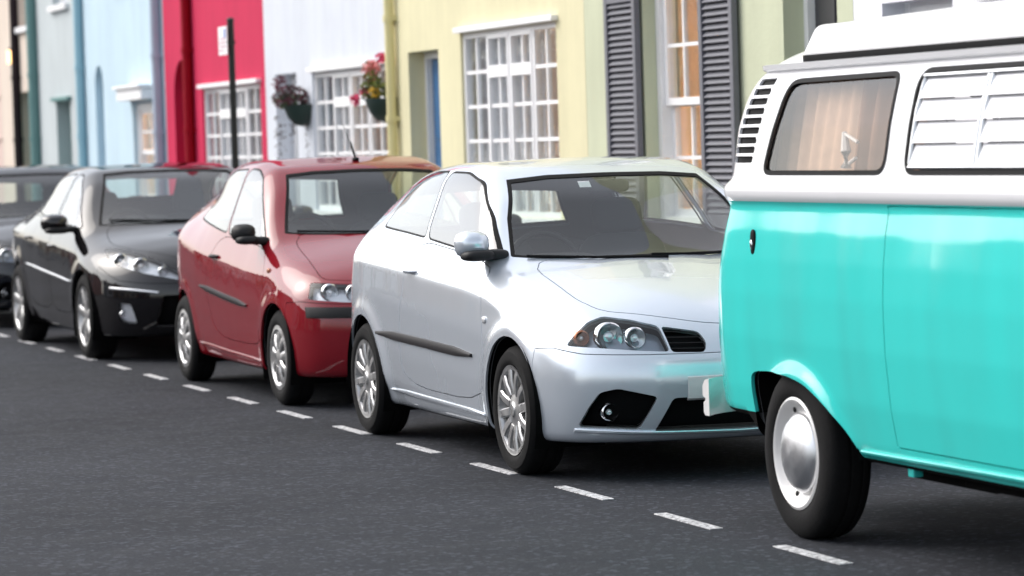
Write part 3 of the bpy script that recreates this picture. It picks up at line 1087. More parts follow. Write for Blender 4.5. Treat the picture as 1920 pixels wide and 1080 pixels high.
def plaster(name, rgb, var=.08):
    """painted render: soft blotches, faint run-off streaks, brushed grain"""
    if name in MATS: return MATS[name]
    m = M(name, lin(rgb), .84, spec=.2)
    t = m.node_tree; p = t.nodes['Principled BSDF']; tc = t.nodes.new('ShaderNodeTexCoord')

    def nz(scale, vec, det):
        mp = t.nodes.new('ShaderNodeMapping'); mp.inputs['Scale'].default_value = vec; t.links.new(tc.outputs['Object'], mp.inputs['Vector'])
        n = t.nodes.new('ShaderNodeTexNoise'); n.inputs['Scale'].default_value = scale; n.inputs['Detail'].default_value = det; n.inputs['Roughness'].default_value = .65
        t.links.new(mp.outputs[0], n.inputs['Vector']); return n.outputs['Fac']

    def rng_(src, lo, hi, a0=.3, a1=.7):
        r = t.nodes.new('ShaderNodeMapRange'); r.inputs['From Min'].default_value = a0; r.inputs['From Max'].default_value = a1
        r.inputs['To Min'].default_value = lo; r.inputs['To Max'].default_value = hi; t.links.new(src, r.inputs['Value']); return r.outputs[0]
    a_ = rng_(nz(.9, (1, 1, 1), 6), 1 - var, 1 + var * .5); b_ = rng_(nz(5, (1, 1, .08), 4), 1 - var * .8, 1.0, .35, .6)
    c_ = t.nodes.new('ShaderNodeMath'); c_.operation = 'MULTIPLY'; t.links.new(a_, c_.inputs[0]); t.links.new(b_, c_.inputs[1])
    sc = t.nodes.new('ShaderNodeVectorMath'); sc.operation = 'SCALE'; sc.inputs[0].default_value = lin(rgb)[:3]
    t.links.new(c_.outputs[0], sc.inputs['Scale']); t.links.new(sc.outputs[0], p.inputs['Base Color'])
    bp = t.nodes.new('ShaderNodeBump'); bp.inputs['Strength'].default_value = .22; bp.inputs['Distance'].default_value = .012
    t.links.new(nz(22, (1, 1, 1), 6), bp.inputs['Height']); t.links.new(bp.outputs[0], p.inputs['Normal'])
    return m


_unit_pane = None


def pane(parent, x, y0, y1, z0, z1, mat):
    """single glass pane, shared unit mesh scaled to its opening"""
    global _unit_pane
    if _unit_pane is None:
        _unit_pane = bpy.data.meshes.new('pane')
        mb = MB().box(-.002, .002, 0, 1, 0, 1)
        _unit_pane.from_pydata(mb.v, [], [f_[::-1] for f_ in mb.f]); _unit_pane.update()
        _unit_pane.materials.append(mat)
    o = bpy.data.objects.new('pane', _unit_pane); COL.objects.link(o); o.parent = parent
    o.location = (x, y0, z0); o.scale = (1, y1 - y0, z1 - z0)
    return o


def room(parent, y0, y1, z0, z1, mat, depth=2.2, x=.26, side=.5):
    """the space behind a window, an open-fronted box"""
    mb = MB(); a, b, c, d = y0 - side, y1 + side, z0 - .9, z1 + .3
    X1 = x + depth
    mb.quad((X1, a, c), (X1, b, c), (X1, b, d), (X1, a, d))
    mb.quad((x, a, c), (X1, a, c), (X1, a, d), (x, a, d)); mb.quad((x, b, c), (X1, b, c), (X1, b, d), (x, b, d))
    mb.quad((x, a, c), (X1, a, c), (X1, b, c), (x, b, c)); mb.quad((x, a, d), (X1, a, d), (X1, b, d), (x, b, d))
    # the inner face of the front wall round the opening
    for (p, q, r_, s_) in ((a, y0, c, d), (y1, b, c, d), (y0, y1, c, z0), (y0, y1, z1, d)):
        mb.quad((x, p, r_), (x, q, r_), (x, q, s_), (x, p, s_))
    return mb.build('room', mat, parent)


def drape(parent, x, y0, y1, z0, z1, mat, nf=5, amp=.025, name='curtain'):
    vs = []; fs = []; n = nf * 6
    for j in range(2):
        z = (z0, z1)[j]
        for i in range(n + 1):
            t = i / n
            vs.append((x + amp * math.sin(t * nf * 2 * math.pi + j * .5), y0 + (y1 - y0) * t, z))
    for i in range(n): fs.append((i, i + 1, n + 2 + i, n + 1 + i))
    return MB().add(vs, fs).build(name, mat, parent, smooth=True)


def wall_with_holes(name, y0, y1, z0, z1, holes, mat, parent, th=.24):
    """front wall sheet with real openings and reveals; hole = (y0,y1,z0,z1,arched)"""
    ys = sorted({y0, y1, *[h[0] for h in holes], *[h[1] for h in holes]}); zs = sorted({z0, z1, *[h[2] for h in holes], *[h[3] for h in holes]})
    mb = MB()
    for i in range(len(ys) - 1):
        for j in range(len(zs) - 1):
            cy, cz = (ys[i] + ys[i + 1]) / 2, (zs[j] + zs[j + 1]) / 2
            if any(h[0] < cy < h[1] and h[2] < cz < h[3] for h in holes): continue
            mb.quad((0, ys[i], zs[j]), (0, ys[i + 1], zs[j]), (0, ys[i + 1], zs[j + 1]), (0, ys[i], zs[j + 1]))
    for h in holes:
        a, b, c, d = h[:4]; arched = len(h) > 4 and h[4]
        if not arched:
            mb.quad((0, a, c), (th, a, c), (th, a, d), (0, a, d)); mb.quad((0, b, c), (th, b, c), (th, b, d), (0, b, d))
            mb.quad((0, a, d), (th, a, d), (th, b, d), (0, b, d))
            if c > .2: mb.quad((0, a, c), (th, a, c), (th, b, c), (0, b, c))
        else:
            r = (b - a) / 2; n = 14; m = (a + b) / 2; sp = d - r
            P = [(m - r * math.cos(math.pi * k / n), sp + r * math.sin(math.pi * k / n)) for k in range(n + 1)]
            for k in range(n):
                (p0, q0), (p1, q1) = P[k], P[k + 1]
                mb.quad((0, p0, q0), (0, p1, q1), (0, p1, d), (0, p0, d))
                mb.quad((0, p0, q0), (th, p0, q0), (th, p1, q1), (0, p1, q1))
            mb.quad((0, a, c), (th, a, c), (th, a, sp), (0, a, sp)); mb.quad((0, b, c), (th, b, c), (th, b, sp), (0, b, sp))
    me = bpy.data.meshes.new(name); me.from_pydata(mb.v, [], mb.f)
    bm = bmesh.new(); bm.from_mesh(me); bmesh.ops.remove_doubles(bm, verts=bm.verts, dist=1e-5); bm.to_mesh(me); bm.free()
    return link(name, me, mat, parent)


class House:
    H = 6.6

    def __init__(s, label, y0, y1, mat, holes, X=8.0, name='terraced_house', group='houses of the terrace', back='brick_back'):
        s.y0 = y0; s.root = thing(name, label, 'house', (X, y0, 0), 0, group)
        L = y1 - y0; s.L = L
        hs = [(a - y0, b - y0, *r) for a, b, *r in holes]
        s.wall = wall_with_holes('front_wall', .0, L, -.05, s.H, hs, mat, s.root)
        mb = MB()          # party walls, back and the flat behind the parapet
        mb.quad((.245, .004, -.05), (7, .004, -.05), (7, .004, s.H), (.245, .004, s.H)); mb.quad((.245, L - .004, -.05), (7, L - .004, -.05), (7, L - .004, s.H), (.245, L - .004, s.H))
        mb.quad((7, .004, -.05), (7, L - .004, -.05), (7, L - .004, s.H), (7, .004, s.H))
        mb.build('party_wall', MATS[back], s.root)
        mb = MB(); mb.prism([(.0, s.H + .002), (3.5, s.H + 1.5), (7.0, s.H + .002)], .0, L, 'y')
        mb.build('roof', MATS['roof_slate'], s.root)

    def grid_window(s, a, b, z0, z1, x=.035, cols=4, rows=5, roommat='room_dark', hood=True, drapes=()):
        """white casement of many small panes; the middle lights open and have heavier rails"""
        a -= s.y0; b -= s.y0; W = bpy.data.objects.new('window', None); COL.objects.link(W); W.parent = s.root; W.empty_display_size = .1
        fr = MB(); t = .045; d0, d1 = x - .012, x + .05
        fr.box(d0, d1, a, a + t, z0, z1); fr.box(d0, d1, b - t, b, z0, z1); fr.box(d0 + .002, d1 - .002, a + t, b - t, z0, z0 + t); fr.box(d0 + .002, d1 - .002, a + t, b - t, z1 - t, z1)
        cw = (b - a - 2 * t) / cols
        for c in range(1, cols):
            y = a + t + c * cw; fr.box(d0 + .004, d1 - .004, y - .024, y + .024, z0 + t, z1 - t)
        rh = (z1 - z0 - 2 * t) / rows
        for c in range(cols):
            ya = a + t + c * cw + (.024 if c else 0); yb = a + t + (c + 1) * cw - (.024 if c < cols - 1 else 0)
            mid = 0 < c < cols - 1
            ym = (ya + yb) / 2
            zr = [z0 + t + r * rh for r in range(rows + 1)]
            if mid: zr[rows - 1] -= .0
            i = .028 if mid else 0.
            ja, jb = ya + i, yb - i
            if mid:       # opening lights carry their own stiles and a deep transom
                fr.box(d0 - .006, d1 - .01, ya, ja, z0 + t, z1 - t); fr.box(d0 - .006, d1 - .01, jb, yb, z0 + t, z1 - t)
                fr.box(d0 - .008, d1 - .012, ja, jb, zr[rows - 1] - .052, zr[rows - 1] + .040)
                fr.box(d0 - .008, d1 - .012, ja, jb, z1 - t - .022, z1 - t)
            fr.box(d0 + .008, d1 - .02, ym - .014, ym + .014, z0 + t, z1 - t)
            for r in range(1, rows):
                if mid and r == rows - 1: continue
                fr.box(d0 + .010, d1 - .022, ja, jb, zr[r] - .014, zr[r] + .014)
            for r in range(rows):
                pa, pb = zr[r] + .014, zr[r + 1] - .014
                if mid and r == rows - 1: pa = zr[r] + .04; pb = z1 - t - .022
                if mid and r == rows - 2: pb = zr[r + 1] - .052
                for (u, v) in ((ja, ym - .014), (ym + .014, jb)):
                    pane(W, x + .012, u - .003, v + .003, pa - .003, pb + .003, MATS['house_glass'])
        fr.build('frame', MATS['timber_white'], W)
        MB().box(-.07, .10, a - .06, b + .06, z0 - .07, z0 - .002).build('sill', MATS['sill_white'], W, bevel=.008)
        if hood:
            MB().box(-.055, .02, a - .05, b + .03, z1 + .002, z1 + .045).build('head_board', MATS['timber_white'], W, bevel=.006)
        room(W, a, b, z0, z1, MATS[roommat])
        for (u, v, m, nf) in drapes:
            drape(W, x + .16, u - s.y0, v - s.y0, z0 - .05, z1 + .05, MATS[m], nf)
        return W

    def sash_window(s, a, b, z0, z1, x=.10, cols=3, rows=2, roommat='room_dark', fw=.075, meet=None, drapes=(), sill=True):
        a -= s.y0; b -= s.y0; W = bpy.data.objects.new('window', None); COL.objects.link(W); W.parent = s.root; W.empty_display_size = .1
        zm = meet or (z0 + z1) / 2
        fr = MB(); fr.box(x, x + .12, a, a + fw, z0, z1); fr.box(x, x + .12, b - fw, b, z0, z1); fr.box(x + .002, x + .118, a + fw, b - fw, z1 - fw, z1); fr.box(x + .002, x + .118, a + fw, b - fw, z0, z0 + .04)
        fr.build('frame', MATS['timber_white'], W)
        for k, (p, q, xx) in enumerate(((zm - .02, z1 - fw, x + .03), (z0 + .04, zm + .02, x + .075))):
            sh = MB(); t = .05; u0, u1 = a + fw, b - fw
            sh.box(xx, xx + .04, u0, u0 + t, p, q); sh.box(xx, xx + .04, u1 - t, u1, p, q); sh.box(xx + .002, xx + .038, u0 + t, u1 - t, p, p + t); sh.box(xx + .002, xx + .038, u0 + t, u1 - t, q - t, q)
            cw = (u1 - u0 - 2 * t) / cols; rh = (q - p - 2 * t) / rows
            for c in range(1, cols): sh.box(xx + .004, xx + .034, u0 + t + c * cw - .012, u0 + t + c * cw + .012, p + t, q - t)
            for r in range(1, rows): sh.box(xx + .006, xx + .032, u0 + t, u1 - t, p + t + r * rh - .012, p + t + r * rh + .012)
            sh.build('sash', MATS['timber_white'], W)
            for c in range(cols):
                for r in range(rows):
                    pane(W, xx + .018, u0 + t + c * cw + .009, u0 + t + (c + 1) * cw - .009, p + t + r * rh + .009, p + t + (r + 1) * rh - .009, MATS['house_glass'])
        if sill: MB().box(-.06, x, a - .05, b + .05, z0 - .08, z0 - .002).build('sill', MATS['sill_white'], W, bevel=.008)
        room(W, a, b, z0, z1, MATS[roommat])
        for (u, v, m, nf) in drapes: drape(W, x + .24, u - s.y0, v - s.y0, z0, z1, MATS[m], nf)
        return W

    def door(s, a, b, z1, mat, x=.14, frame=True, arched=False, framemat='timber_white'):
        a -= s.y0; b -= s.y0; D = bpy.data.objects.new('front_door', None); COL.objects.link(D); D.parent = s.root; D.empty_display_size = .1
        z0 = .12; t = .06
        if frame:
            fr = MB(); fr.box(x, x + .08, a, a + t, z0, z1); fr.box(x, x + .08, b - t, b, z0, z1); fr.box(x + .002, x + .078, a + t, b - t, z1 - t, z1)
            fr.build('frame', MATS[framemat], D)
        else: t = 0
        lf = MB(); lf.box(x + .05, x + .095, a + t, b - t, z0, z1 - t); lf.build('leaf', mat, D, bevel=.003)
        w_ = (b - a - 2 * t)
        for i in range(2):
            for (p, q) in ((.12, .34), (.40, .62), (.68, .94)):
                u = a + t + w_ * (.10 + .44 * i); hgt = z1 - t - z0
                MB().box(x + .040, x + .052, u, u + w_ * .36, z0 + hgt * p, z0 + hgt * q).build('door_panel', mat, D, bevel=.008, seg=1)
        MB().box(x + .02, x + .05, (a + b) / 2 - .09, (a + b) / 2 + .09, 1.10, 1.14).build('letter_plate', MATS['chrome_soft'], D, bevel=.006)
        MB().box(-.12, .14, a, b, .10, .16).build('door_step', MATS['slab'], D, bevel=.01)
        return D

    def pipe(s, y, mat, r=.04, x=-.055, top=None):
        y -= s.y0; P = MB(); P.tube([(x, y, .10), (x, y, top or s.H - .2)], r, 14)
        o = P.build('downpipe', mat, s.root, smooth=True, angle=60)
        for z in (.9, 1.75, 2.6, 3.9, 5.2):
            c = MB(); c.tube([(x, y, z - .03), (x, y, z + .03)], r + .010, 14); c.box(x + .02, .002, y - r - .02, y + r + .02, z - .02, z + .02)
            c.build('pipe_collar', mat, o, smooth=True)
        return o


M('chrome_soft', (.70, .71, .73), .36, metal=1., rvar=.08, vscale=14)
M('timber_blue', lin((38, 104, 158)), .4, coat=.4, var=.05, vscale=6)
M('timber_teal', lin((120, 160, 155)), .5, var=.08, vscale=6)
M('timber_dark', (.03, .03, .035), .4)
M('shutter_grey', lin((102, 103, 111)), .5, var=.06, vscale=9)
M('iron_black', (.012, .013, .014), .45, metal=.2)
M('lamp_warm', (.9, .6, .3), .5, emit=(1.0, .55, .22), estr=2.2)
W_YEL = plaster('render_yellow', (220, 214, 178)); W_GRN = plaster('render_green', (196, 201, 174)); W_WHT = plaster('render_white', (212, 217, 225))
W_RED = plaster('render_red', (198, 42, 82)); W_BLU = plaster('render_blue', (192, 214, 226)); W_GRY = plaster('render_grey', (190, 198, 200))
W_PCH = plaster('render_peach', (216, 192, 184)); W_CRM = plaster('render_cream', (220, 206, 192))
P_YEL = plaster('pipe_yellow', (222, 213, 162)); P_BLU = plaster('pipe_blue', (158, 198, 212)); P_GBL = plaster('pipe_greyblue', (178, 192, 208)); P_TEA = plaster('pipe_teal', (112, 148, 146)); P_RED = plaster('pipe_red', (150, 4, 30)); P_DRK = plaster('pipe_dark', (44, 36, 40))

def lamp_in(parent, p, watts):
    """a lit table lamp in the room: glowing shade and its light"""
    o = MB().lathe([(.07, .12), (.13, -.10)], p, 'z', 20).build('lampshade', MATS['lamp_warm'], parent, smooth=True)
    l = bpy.data.lights.new('room_lamp', 'POINT'); l.energy = watts; l.color = (1., .72, .46); l.shadow_soft_size = .12
    lo = bpy.data.objects.new('room_lamp', l); COL.objects.link(lo); lo.parent = parent; lo.location = (p[0], p[1], p[2] + .02)
    return o


# pale house beside the shutters
h8 = House('plain off-white house just past the green house, half hidden by the camper van roof', 12.4, 17.49, plaster('render_lilac', (226, 226, 234)), [(13.2, 15.4, .95, 2.40), (16.2, 17.1, .1, 2.25)])
h8.grid_window(13.2, 15.4, .95, 2.40); h8.door(16.2, 17.1, 2.25, MATS['timber_dark'])
# pale green house with louvred shutters
h7 = House('pale green house with grey louvred shutters beside a lit sash window', 17.494, 22.085, W_GRN, [(19.78, 20.92, .95, 2.62), (17.72, 18.52, .1, 2.75), (20.0, 21.0, 3.5, 5.1)])
wn = h7.sash_window(19.78, 20.92, .95, 2.62, x=.092, meet=1.76, roommat='room_warm', drapes=[(20.35, 20.66, 'net_curtain', 3)])
lamp_in(wn, (1.2, 3.0, 1.9), 42.)
h7.sash_window(20.0, 21.0, 3.5, 5.1)
h7.door(17.72, 18.52, 2.75, MATS['timber_dark'], x=.137)
sh_holes = [(20.925, 21.53), (19.20, 19.775)]
for (a, b) in sh_holes:
    S_ = bpy.data.objects.new('shutter', None); COL.objects.link(S_); S_.parent = h7.root; S_.empty_display_size = .1
    a -= h7.y0; b -= h7.y0; z0, z1 = .92, 2.56
    fr = MB(); t = .058
    fr.box(-.060, -.018, a, a + t, z0, z1); fr.box(-.060, -.018, b - t, b, z0, z1); fr.box(-.058, -.020, a + t, b - t, z0, z0 + .10); fr.box(-.058, -.020, a + t, b - t, z1 - .10, z1)
    fr.build('frame', MATS['shutter_grey'], S_, bevel=.003, seg=1)
    MB().box(-.019, -.014, a + t, b - t, z0 + .1, z1 - .1).build('back_board', MATS['timber_dark'], S_)
    sl = None
    n = 33; pit = (z1 - z0 - .20) / n
    for k in range(n):
        if sl is None:
            mb = MB(); L_ = b - a - 2 * t
            mb.add([(-.056, 0, 0), (-.050, 0, -.006), (-.022, 0, .026), (-.026, 0, .032), (-.056, L_, 0), (-.050, L_, -.006), (-.022, L_, .026), (-.026, L_, .032)],
                   [(0, 1, 2, 3), (7, 6, 5, 4), (0, 4, 5, 1), (1, 5, 6, 2), (2, 6, 7, 3), (3, 7, 4, 0)])
            sl = mb.build('slat', MATS['shutter_grey'], S_); o = sl
        else:
            o = sl.copy(); COL.objects.link(o)
        o.location = (0, a + t, z0 + .10 + (k + .3) * pit)
# yellow house
h6 = House('pale yellow house with a blue door and a white many-paned window', 22.09, 26.95, W_YEL, [(22.70, 25.00, .95, 2.40), (25.60, 26.45, .1, 2.30), (23.2, 24.4, 3.5, 5.0)])
wn = h6.grid_window(22.70, 25.00, .95, 2.40, roommat='room_pale', drapes=[(23.55, 25.05, 'net_curtain', 11)])
lamp_in(wn, (1.3, 1.6, 1.7), 45.)
h6.sash_window(23.2, 24.4, 3.5, 5.0)
h6.door(25.60, 26.45, 2.30, MATS['timber_blue']); h6.pipe(26.80, P_YEL, .042)
# white house
h5 = House('white painted house with flower baskets by its many-paned window', 26.952, 31.30, W_WHT, [(27.10, 29.55, .95, 2.22), (30.12, 30.92, .1, 2.24), (28.2, 29.4, 3.5, 5.0)])
wn = h5.grid_window(27.10, 29.55, .95, 2.22, roommat='room_pale', drapes=[(28.3, 29.6, 'net_curtain', 7)])
lamp_in(wn, (1.3, .7, 1.7), 30.)
h5.sash_window(28.2, 29.4, 3.5, 5.0); h5.door(30.12, 30.92, 2.24, MATS['timber_white'], x=.16)
# red house
h4 = House('crimson red house with an arched doorway and white window', 31.305, 35.78, W_RED, [(31.52, 34.00, .95, 2.18), (34.55, 35.35, .1, 2.52, True), (32.4, 33.6, 3.5, 5.0)])
h4.grid_window(31.52, 34.00, .95, 2.18, roommat='room_pale', drapes=[(32.2, 34.0, 'net_curtain', 9)])
h4.sash_window(32.4, 33.6, 3.5, 5.0); h4.door(34.55, 35.35, 2.50, P_RED, x=.18, frame=False); h4.pipe(34.42, P_RED, .055)
# light blue house
h3 = House('light blue house with a blind arched niche and a small hooded window', 35.785, 40.42, W_BLU, [(36.40, 37.55, .95, 2.10), (39.20, 39.68, .1, 2.60, True), (37.2, 38.3, 3.5, 5.0)])
wn = h3.sash_window(36.40, 37.55, .95, 2.10, x=.05, cols=2, rows=2, roommat='room_warm')
mb = MB(); mb.box(-.16, .0, 36.33 - h3.y0, 37.68 - h3.y0, 2.13, 2.26); mb.box(-.20, .0, 36.30 - h3.y0, 37.72 - h3.y0, 2.262, 2.295)
mb.build('window_hood', MATS['timber_white'], wn, bevel=.01)
lamp_in(wn, (1.2, 1.5, 1.7), 60.)
MB().box(.10, .13, 39.18 - h3.y0, 39.70 - h3.y0, .1, 2.62).build('niche_back', W_BLU, h3.root)
h3.sash_window(37.2, 38.3, 3.5, 5.0); h3.pipe(35.93, P_GBL, .06); h3.pipe(40.34, P_BLU, .055)
# grey house
h2 = House('pale grey house with a teal door set in a deep recess', 40.425, 43.60, W_GRY, [(41.30, 42.25, .1, 2.22), (41.2, 42.3, 3.45, 4.9)])
h2.door(41.30, 42.25, 2.22, MATS['timber_teal'], x=.17, framemat='timber_teal'); h2.sash_window(41.2, 42.3, 3.45, 4.9); h2.pipe(43.50, P_TEA, .075)
MB().box(-.06, .0, 41.2 - h2.y0, 42.35 - h2.y0, 2.222, 2.27).build('door_head', P_TEA, h2.root, bevel=.005)
# cream and peach houses at the far end
h1 = House('narrow cream house beside the dark drainpipe', 43.605, 46.4, W_CRM, [(44.0, 44.9, .1, 2.4), (43.95, 44.75, 3.28, 4.7)])
h1.door(44.0, 44.9, 2.4, MATS['timber_teal'], x=.15, framemat='timber_teal'); h1.sash_window(43.95, 44.75, 3.28, 4.7, cols=2); h1.pipe(44.82, P_DRK, .06)
lt = MB(); lt.box(-.14, -.05, 1.30, 1.38, 2.80, 2.98); lt.build('wall_lantern', MATS['lamp_warm'], h1.root, bevel=.01)
MB().box(-.12, .0, 1.32, 1.36, 2.985, 3.01).build('lantern_bracket', MATS['iron_black'], h1.root)
h0 = House('peach pink house at the far end of the visible terrace', 46.405, 51.4, W_PCH, [(47.0, 49.0, .95, 2.3), (46.5, 47.6, 3.52, 4.9), (49.8, 50.7, .1, 2.2)])
h0.grid_window(47.0, 49.0, .95, 2.3); h0.sash_window(46.5, 47.6, 3.52, 4.9); h0.door(49.8, 50.7, 2.2, MATS['timber_dark'])
for z in (1.75, 2.35): MB().box(-.025, .0, .02, 4.97, z, z + .05).build('string_course', W_PCH, h0.root)
hx = House('plain grey house closing the row beyond the peach house', 51.405, 58, W_GRY, [(52.5, 54.5, .95, 2.3), (55.5, 56.4, .1, 2.2)])
hx.grid_window(52.5, 54.5, .95, 2.3); hx.door(55.5, 56.4, 2.2, MATS['timber_dark'])

# ------------------------------------------------------------------ the other side of the street (seen mirrored in paint and glass)
opp = [('brown brick', (.20, .12, .09)), ('cream rendered', (.62, .56, .46)), ('sandy brick', (.36, .26, .19)), ('white rendered', (.72, .72, .70)), ('dusky pink rendered', (.50, .30, .28))]
M('pane_dark', (.03, .035, .04), .05, coat=1.)
yy = 12.0
for i in range(13):
    nm, colr = opp[i % 5]
    L_ = 6.2
    if i > 3: yy += (2.2, 6.0, 3.5)[i % 3]          # side passages and yards between the houses
    nth = ['nearest', 'second', 'third'][i // 5]
    r_ = thing('terraced_house', '%s house across the street, %s of its colour along that row' % (nm, nth), 'house', (-13.0, yy, 0), 0, 'houses across the street')
    H_ = 4.0 + .35 * ((i * 7) % 3)
    mt = M('opp_' + nm.replace(' ', '_'), colr, .85, var=.18, vscale=3, bump=.2, bscale=30)
    MB().box(-7, 0, .0, L_ - .006, -.05, H_).build('wall', mt, r_)
    MB().prism([(-7.2, H_ + .002), (-3.5, H_ + 1.3), (.2, H_ + .002)], .0, L_ - .006, 'y').build('roof', MATS['roof_slate'], r_)
    MB().box(-4.2, -3.4, L_ - .5, L_ - .012, H_ + .5, H_ + 2.0).build('chimney', MATS['brick_back'], r_)
    for (a, b, c, d) in ((.6, 1.9, 2.75, 3.7), (3.9, 5.2, 2.75, 3.7), (.6, 2.6, .95, 2.3)):
        f_ = MB().box(-.02, .05, a - .08, b + .08, c - .08, d + .08).build('window', MATS['timber_white'], r_)
        MB().box(.0, .054, a, b, c, (c + d) / 2 - .03).build('pane', MATS['pane_dark'], f_); MB().box(.0, .054, a, b, (c + d) / 2 + .03, d).build('pane', MATS['pane_dark'], f_)
    MB().box(-.02, .05, 4.0, 4.95, .1, 2.2).build('front_door', M('opp_door%d' % (i % 3), [(.02, .05, .10), (.12, .02, .02), (.03, .06, .04)][i % 3], .4), r_)
    yy += L_

# ------------------------------------------------------------------ sign post on the pavement
sp = thing('sign_post', 'black post with a small white parking notice in front of the red house', 'sign', (6.86, 28.0, .11))
MB().tube([(0, 0, 0), (0, 0, 2.55)], .030, 16).build('post', MATS['iron_black'], sp, smooth=True, angle=60)
MB().lathe([(0, 2.575), (.02, 2.572), (.034, 2.56), (.034, 2.545)], axis='z', n=16).build('post_cap', MATS['iron_black'], sp, smooth=True)
pl = MB().box(-.046, -.042, -.04, .28, 2.25, 2.50).build('notice_plate', M('sign_white', (.82, .83, .86), .35), sp, bevel=.0015, seg=1)
MB().box(-.049, -.047, .0, .07, 2.40, 2.475).build('symbol', M('sign_blue', lin((120, 140, 200)), .4), pl)
for k in range(4):
    MB().box(-.049, -.047, .0 if k else .10, .25 - .04 * (k % 2), 2.285 + .034 * k, 2.298 + .034 * k).build('text_line', M('sign_text', lin((200, 160, 175)), .5), pl)
MB().box(-.043, .03, -.04, .04, 2.34, 2.37).build('clip', MATS['iron_black'], sp)


# ------------------------------------------------------------------ wall baskets
def leaf_cloud(name, n, c, r, mats, parent, size=(.02, .045), seed=1, droop=0.):
    rng = random.Random(seed)
    for mi, (mt, share) in enumerate(mats):
        mb = MB()
        for _ in range(int(n * share)):
            while True:
                p = Vector((rng.uniform(-1, 1), rng.uniform(-1, 1), rng.uniform(-1, 1)))
                if p.length < 1: break
            p = Vector((c[0] + p.x * r[0], c[1] + p.y * r[1], c[2] + p.z * r[2]))
            s_ = rng.uniform(*size)
            d = Vector((rng.uniform(-1, 1), rng.uniform(-1, 1), rng.uniform(-.8, .8) - droop)).normalized()
            u = d.cross(Vector((rng.uniform(-1, 1), rng.uniform(-1, 1), rng.uniform(-1, 1)))).normalized() * s_ * .45
            nn = d.cross(u).normalized() * s_ * .15
            mb.add([p - d * s_ * .5, p + u + nn, p + d * s_ * .6, p - u + nn], [(0, 1, 2), (0, 2, 3)])
        o = mb.build(name if mi == 0 else 'flowers', mt, parent)
        o['kind'] = 'stuff'


M('leaf_green', (.055, .10, .03), .6, var=.4, vscale=30)
M('leaf_lime', (.22, .26, .06), .6, var=.3, vscale=30)
M('leaf_dark', (.05, .03, .03), .6, var=.4, vscale=30)
M('leaf_plum', (.16, .025, .05), .6, var=.4, vscale=30)
M('petal_pink', (.75, .08, .20), .6)
M('petal_coral', (.80, .30, .30), .6)
M('petal_yellow', (.75, .48, .06), .6)
M('pot_green', (.015, .035, .030), .6)


def basket(label, Y, z, kind):
    b = thing('wall_basket', label, 'flower basket', (8.0, Y, z), 0, 'wall baskets on the white house')
    mb = MB(); vs = []; fs = []; n = 14
    prof = [(.055, -.20), (.11, -.185), (.165, -.12), (.20, -.03), (.205, 0), (.19, 0), (.17, -.03)]
    for i in range(n + 1):
        a = math.pi / 2 + math.pi * i / n
        for r, u in prof: vs.append((-.004 + r * math.cos(a) * 1.05, r * math.sin(a), u))
    k = len(prof)
    for i in range(n):
        for q in range(k - 1): fs.append((i * k + q, i * k + q + 1, (i + 1) * k + q + 1, (i + 1) * k + q))
    mb.add(vs, fs).build('pot', MATS['pot_green'], b, smooth=True)
    MB().box(-.02, -.002, -.21, .21, -.02, .0).build('back_bar', MATS['iron_black'], b)
    if kind == 0:
        leaf_cloud('foliage', 520, (-.15, .02, .07), (.17, .20, .12), [(MATS['leaf_dark'], .45), (MATS['leaf_plum'], .40), (MATS['leaf_green'], .15)], b, seed=3)
        leaf_cloud('foliage', 60, (-.22, .10, .20), (.08, .08, .08), [(MATS['leaf_plum'], 1.)], b, seed=4)
        for q, (yy_, xx, ln) in enumerate(((.22, -.24, .62), (.16, -.22, .50), (-.16, -.05, .55), (.02, -.22, .45), (-.05, -.16, .40), (.10, -.12, .36))):
            leaf_cloud('trailing_stems', 34 if q < 3 else 12, (xx, yy_, -.05 - ln / 2), (.022, .03, ln / 2), [(MATS['leaf_dark'], 1.)], b, (.014, .03), seed=20 + q, droop=.8)
    else:
        leaf_cloud('foliage', 300, (-.13, .03, .08), (.12, .16, .12), [(MATS['leaf_lime'], .6), (MATS['leaf_green'], .4)], b, seed=6)
        leaf_cloud('foliage', 130, (-.14, .10, .24), (.08, .09, .10), [(MATS['leaf_lime'], .45), (MATS['petal_coral'], .55)], b, seed=7)
        leaf_cloud('flowers', 90, (-.13, .08, .27), (.08, .11, .07), [(MATS['petal_coral'], 1.)], b, seed=8)
        for q, (p, m_) in enumerate((((-.20, .06, .06), 'petal_pink'), ((-.17, -.08, .05), 'petal_yellow'), ((-.24, .24, .0), 'petal_pink'), ((-.10, -.10, .34), 'petal_pink'))):
            leaf_cloud('flowers', 40, p, (.045, .05, .045), [(MATS[m_], 1.)], b, (.025, .05), seed=30 + q)
    return b


basket('dark wall basket of plum-red leaves with trailing stems, beside the white doorway', 29.78, 1.93, 0)
basket('dark wall basket of pink and yellow flowers near the yellow drainpipe', 27.02, 1.93, 1)
# ------------------------------------------------------------------ materials used by the vehicles
M('rubber', (.0065, .0065, .007), .85, spec=.2, var=.25, vscale=30, bump=.15, bscale=90)
M('rubber_trim', (.005, .005, .0055), .6, spec=.10)
M('trim_black', (.011, .011, .012), .55, spec=.3, bump=.1, bscale=200)
M('mould_dark', (.022, .020, .022), .55, spec=.2, var=.15, vscale=20)
M('under_black', (.003, .003, .003), .9, spec=.1)
M('lining', (.13, .135, .14), .85, spec=.2)
M('wheel_dark', (.018, .018, .018), .6, metal=.3)
M('alloy', (.50, .50, .50), .34, metal=.85, var=.14, vscale=25, rvar=.10)
M('chrome', (.82, .83, .84), .10, metal=1.)
M('chrome_soft', (.70, .71, .73), .36, metal=1., rvar=.08, vscale=14)
M('mirror', (.75, .77, .78), .03, metal=1.)
M('seat_grey', (.060, .064, .070), .9, spec=.2, bump=.2, bscale=150)
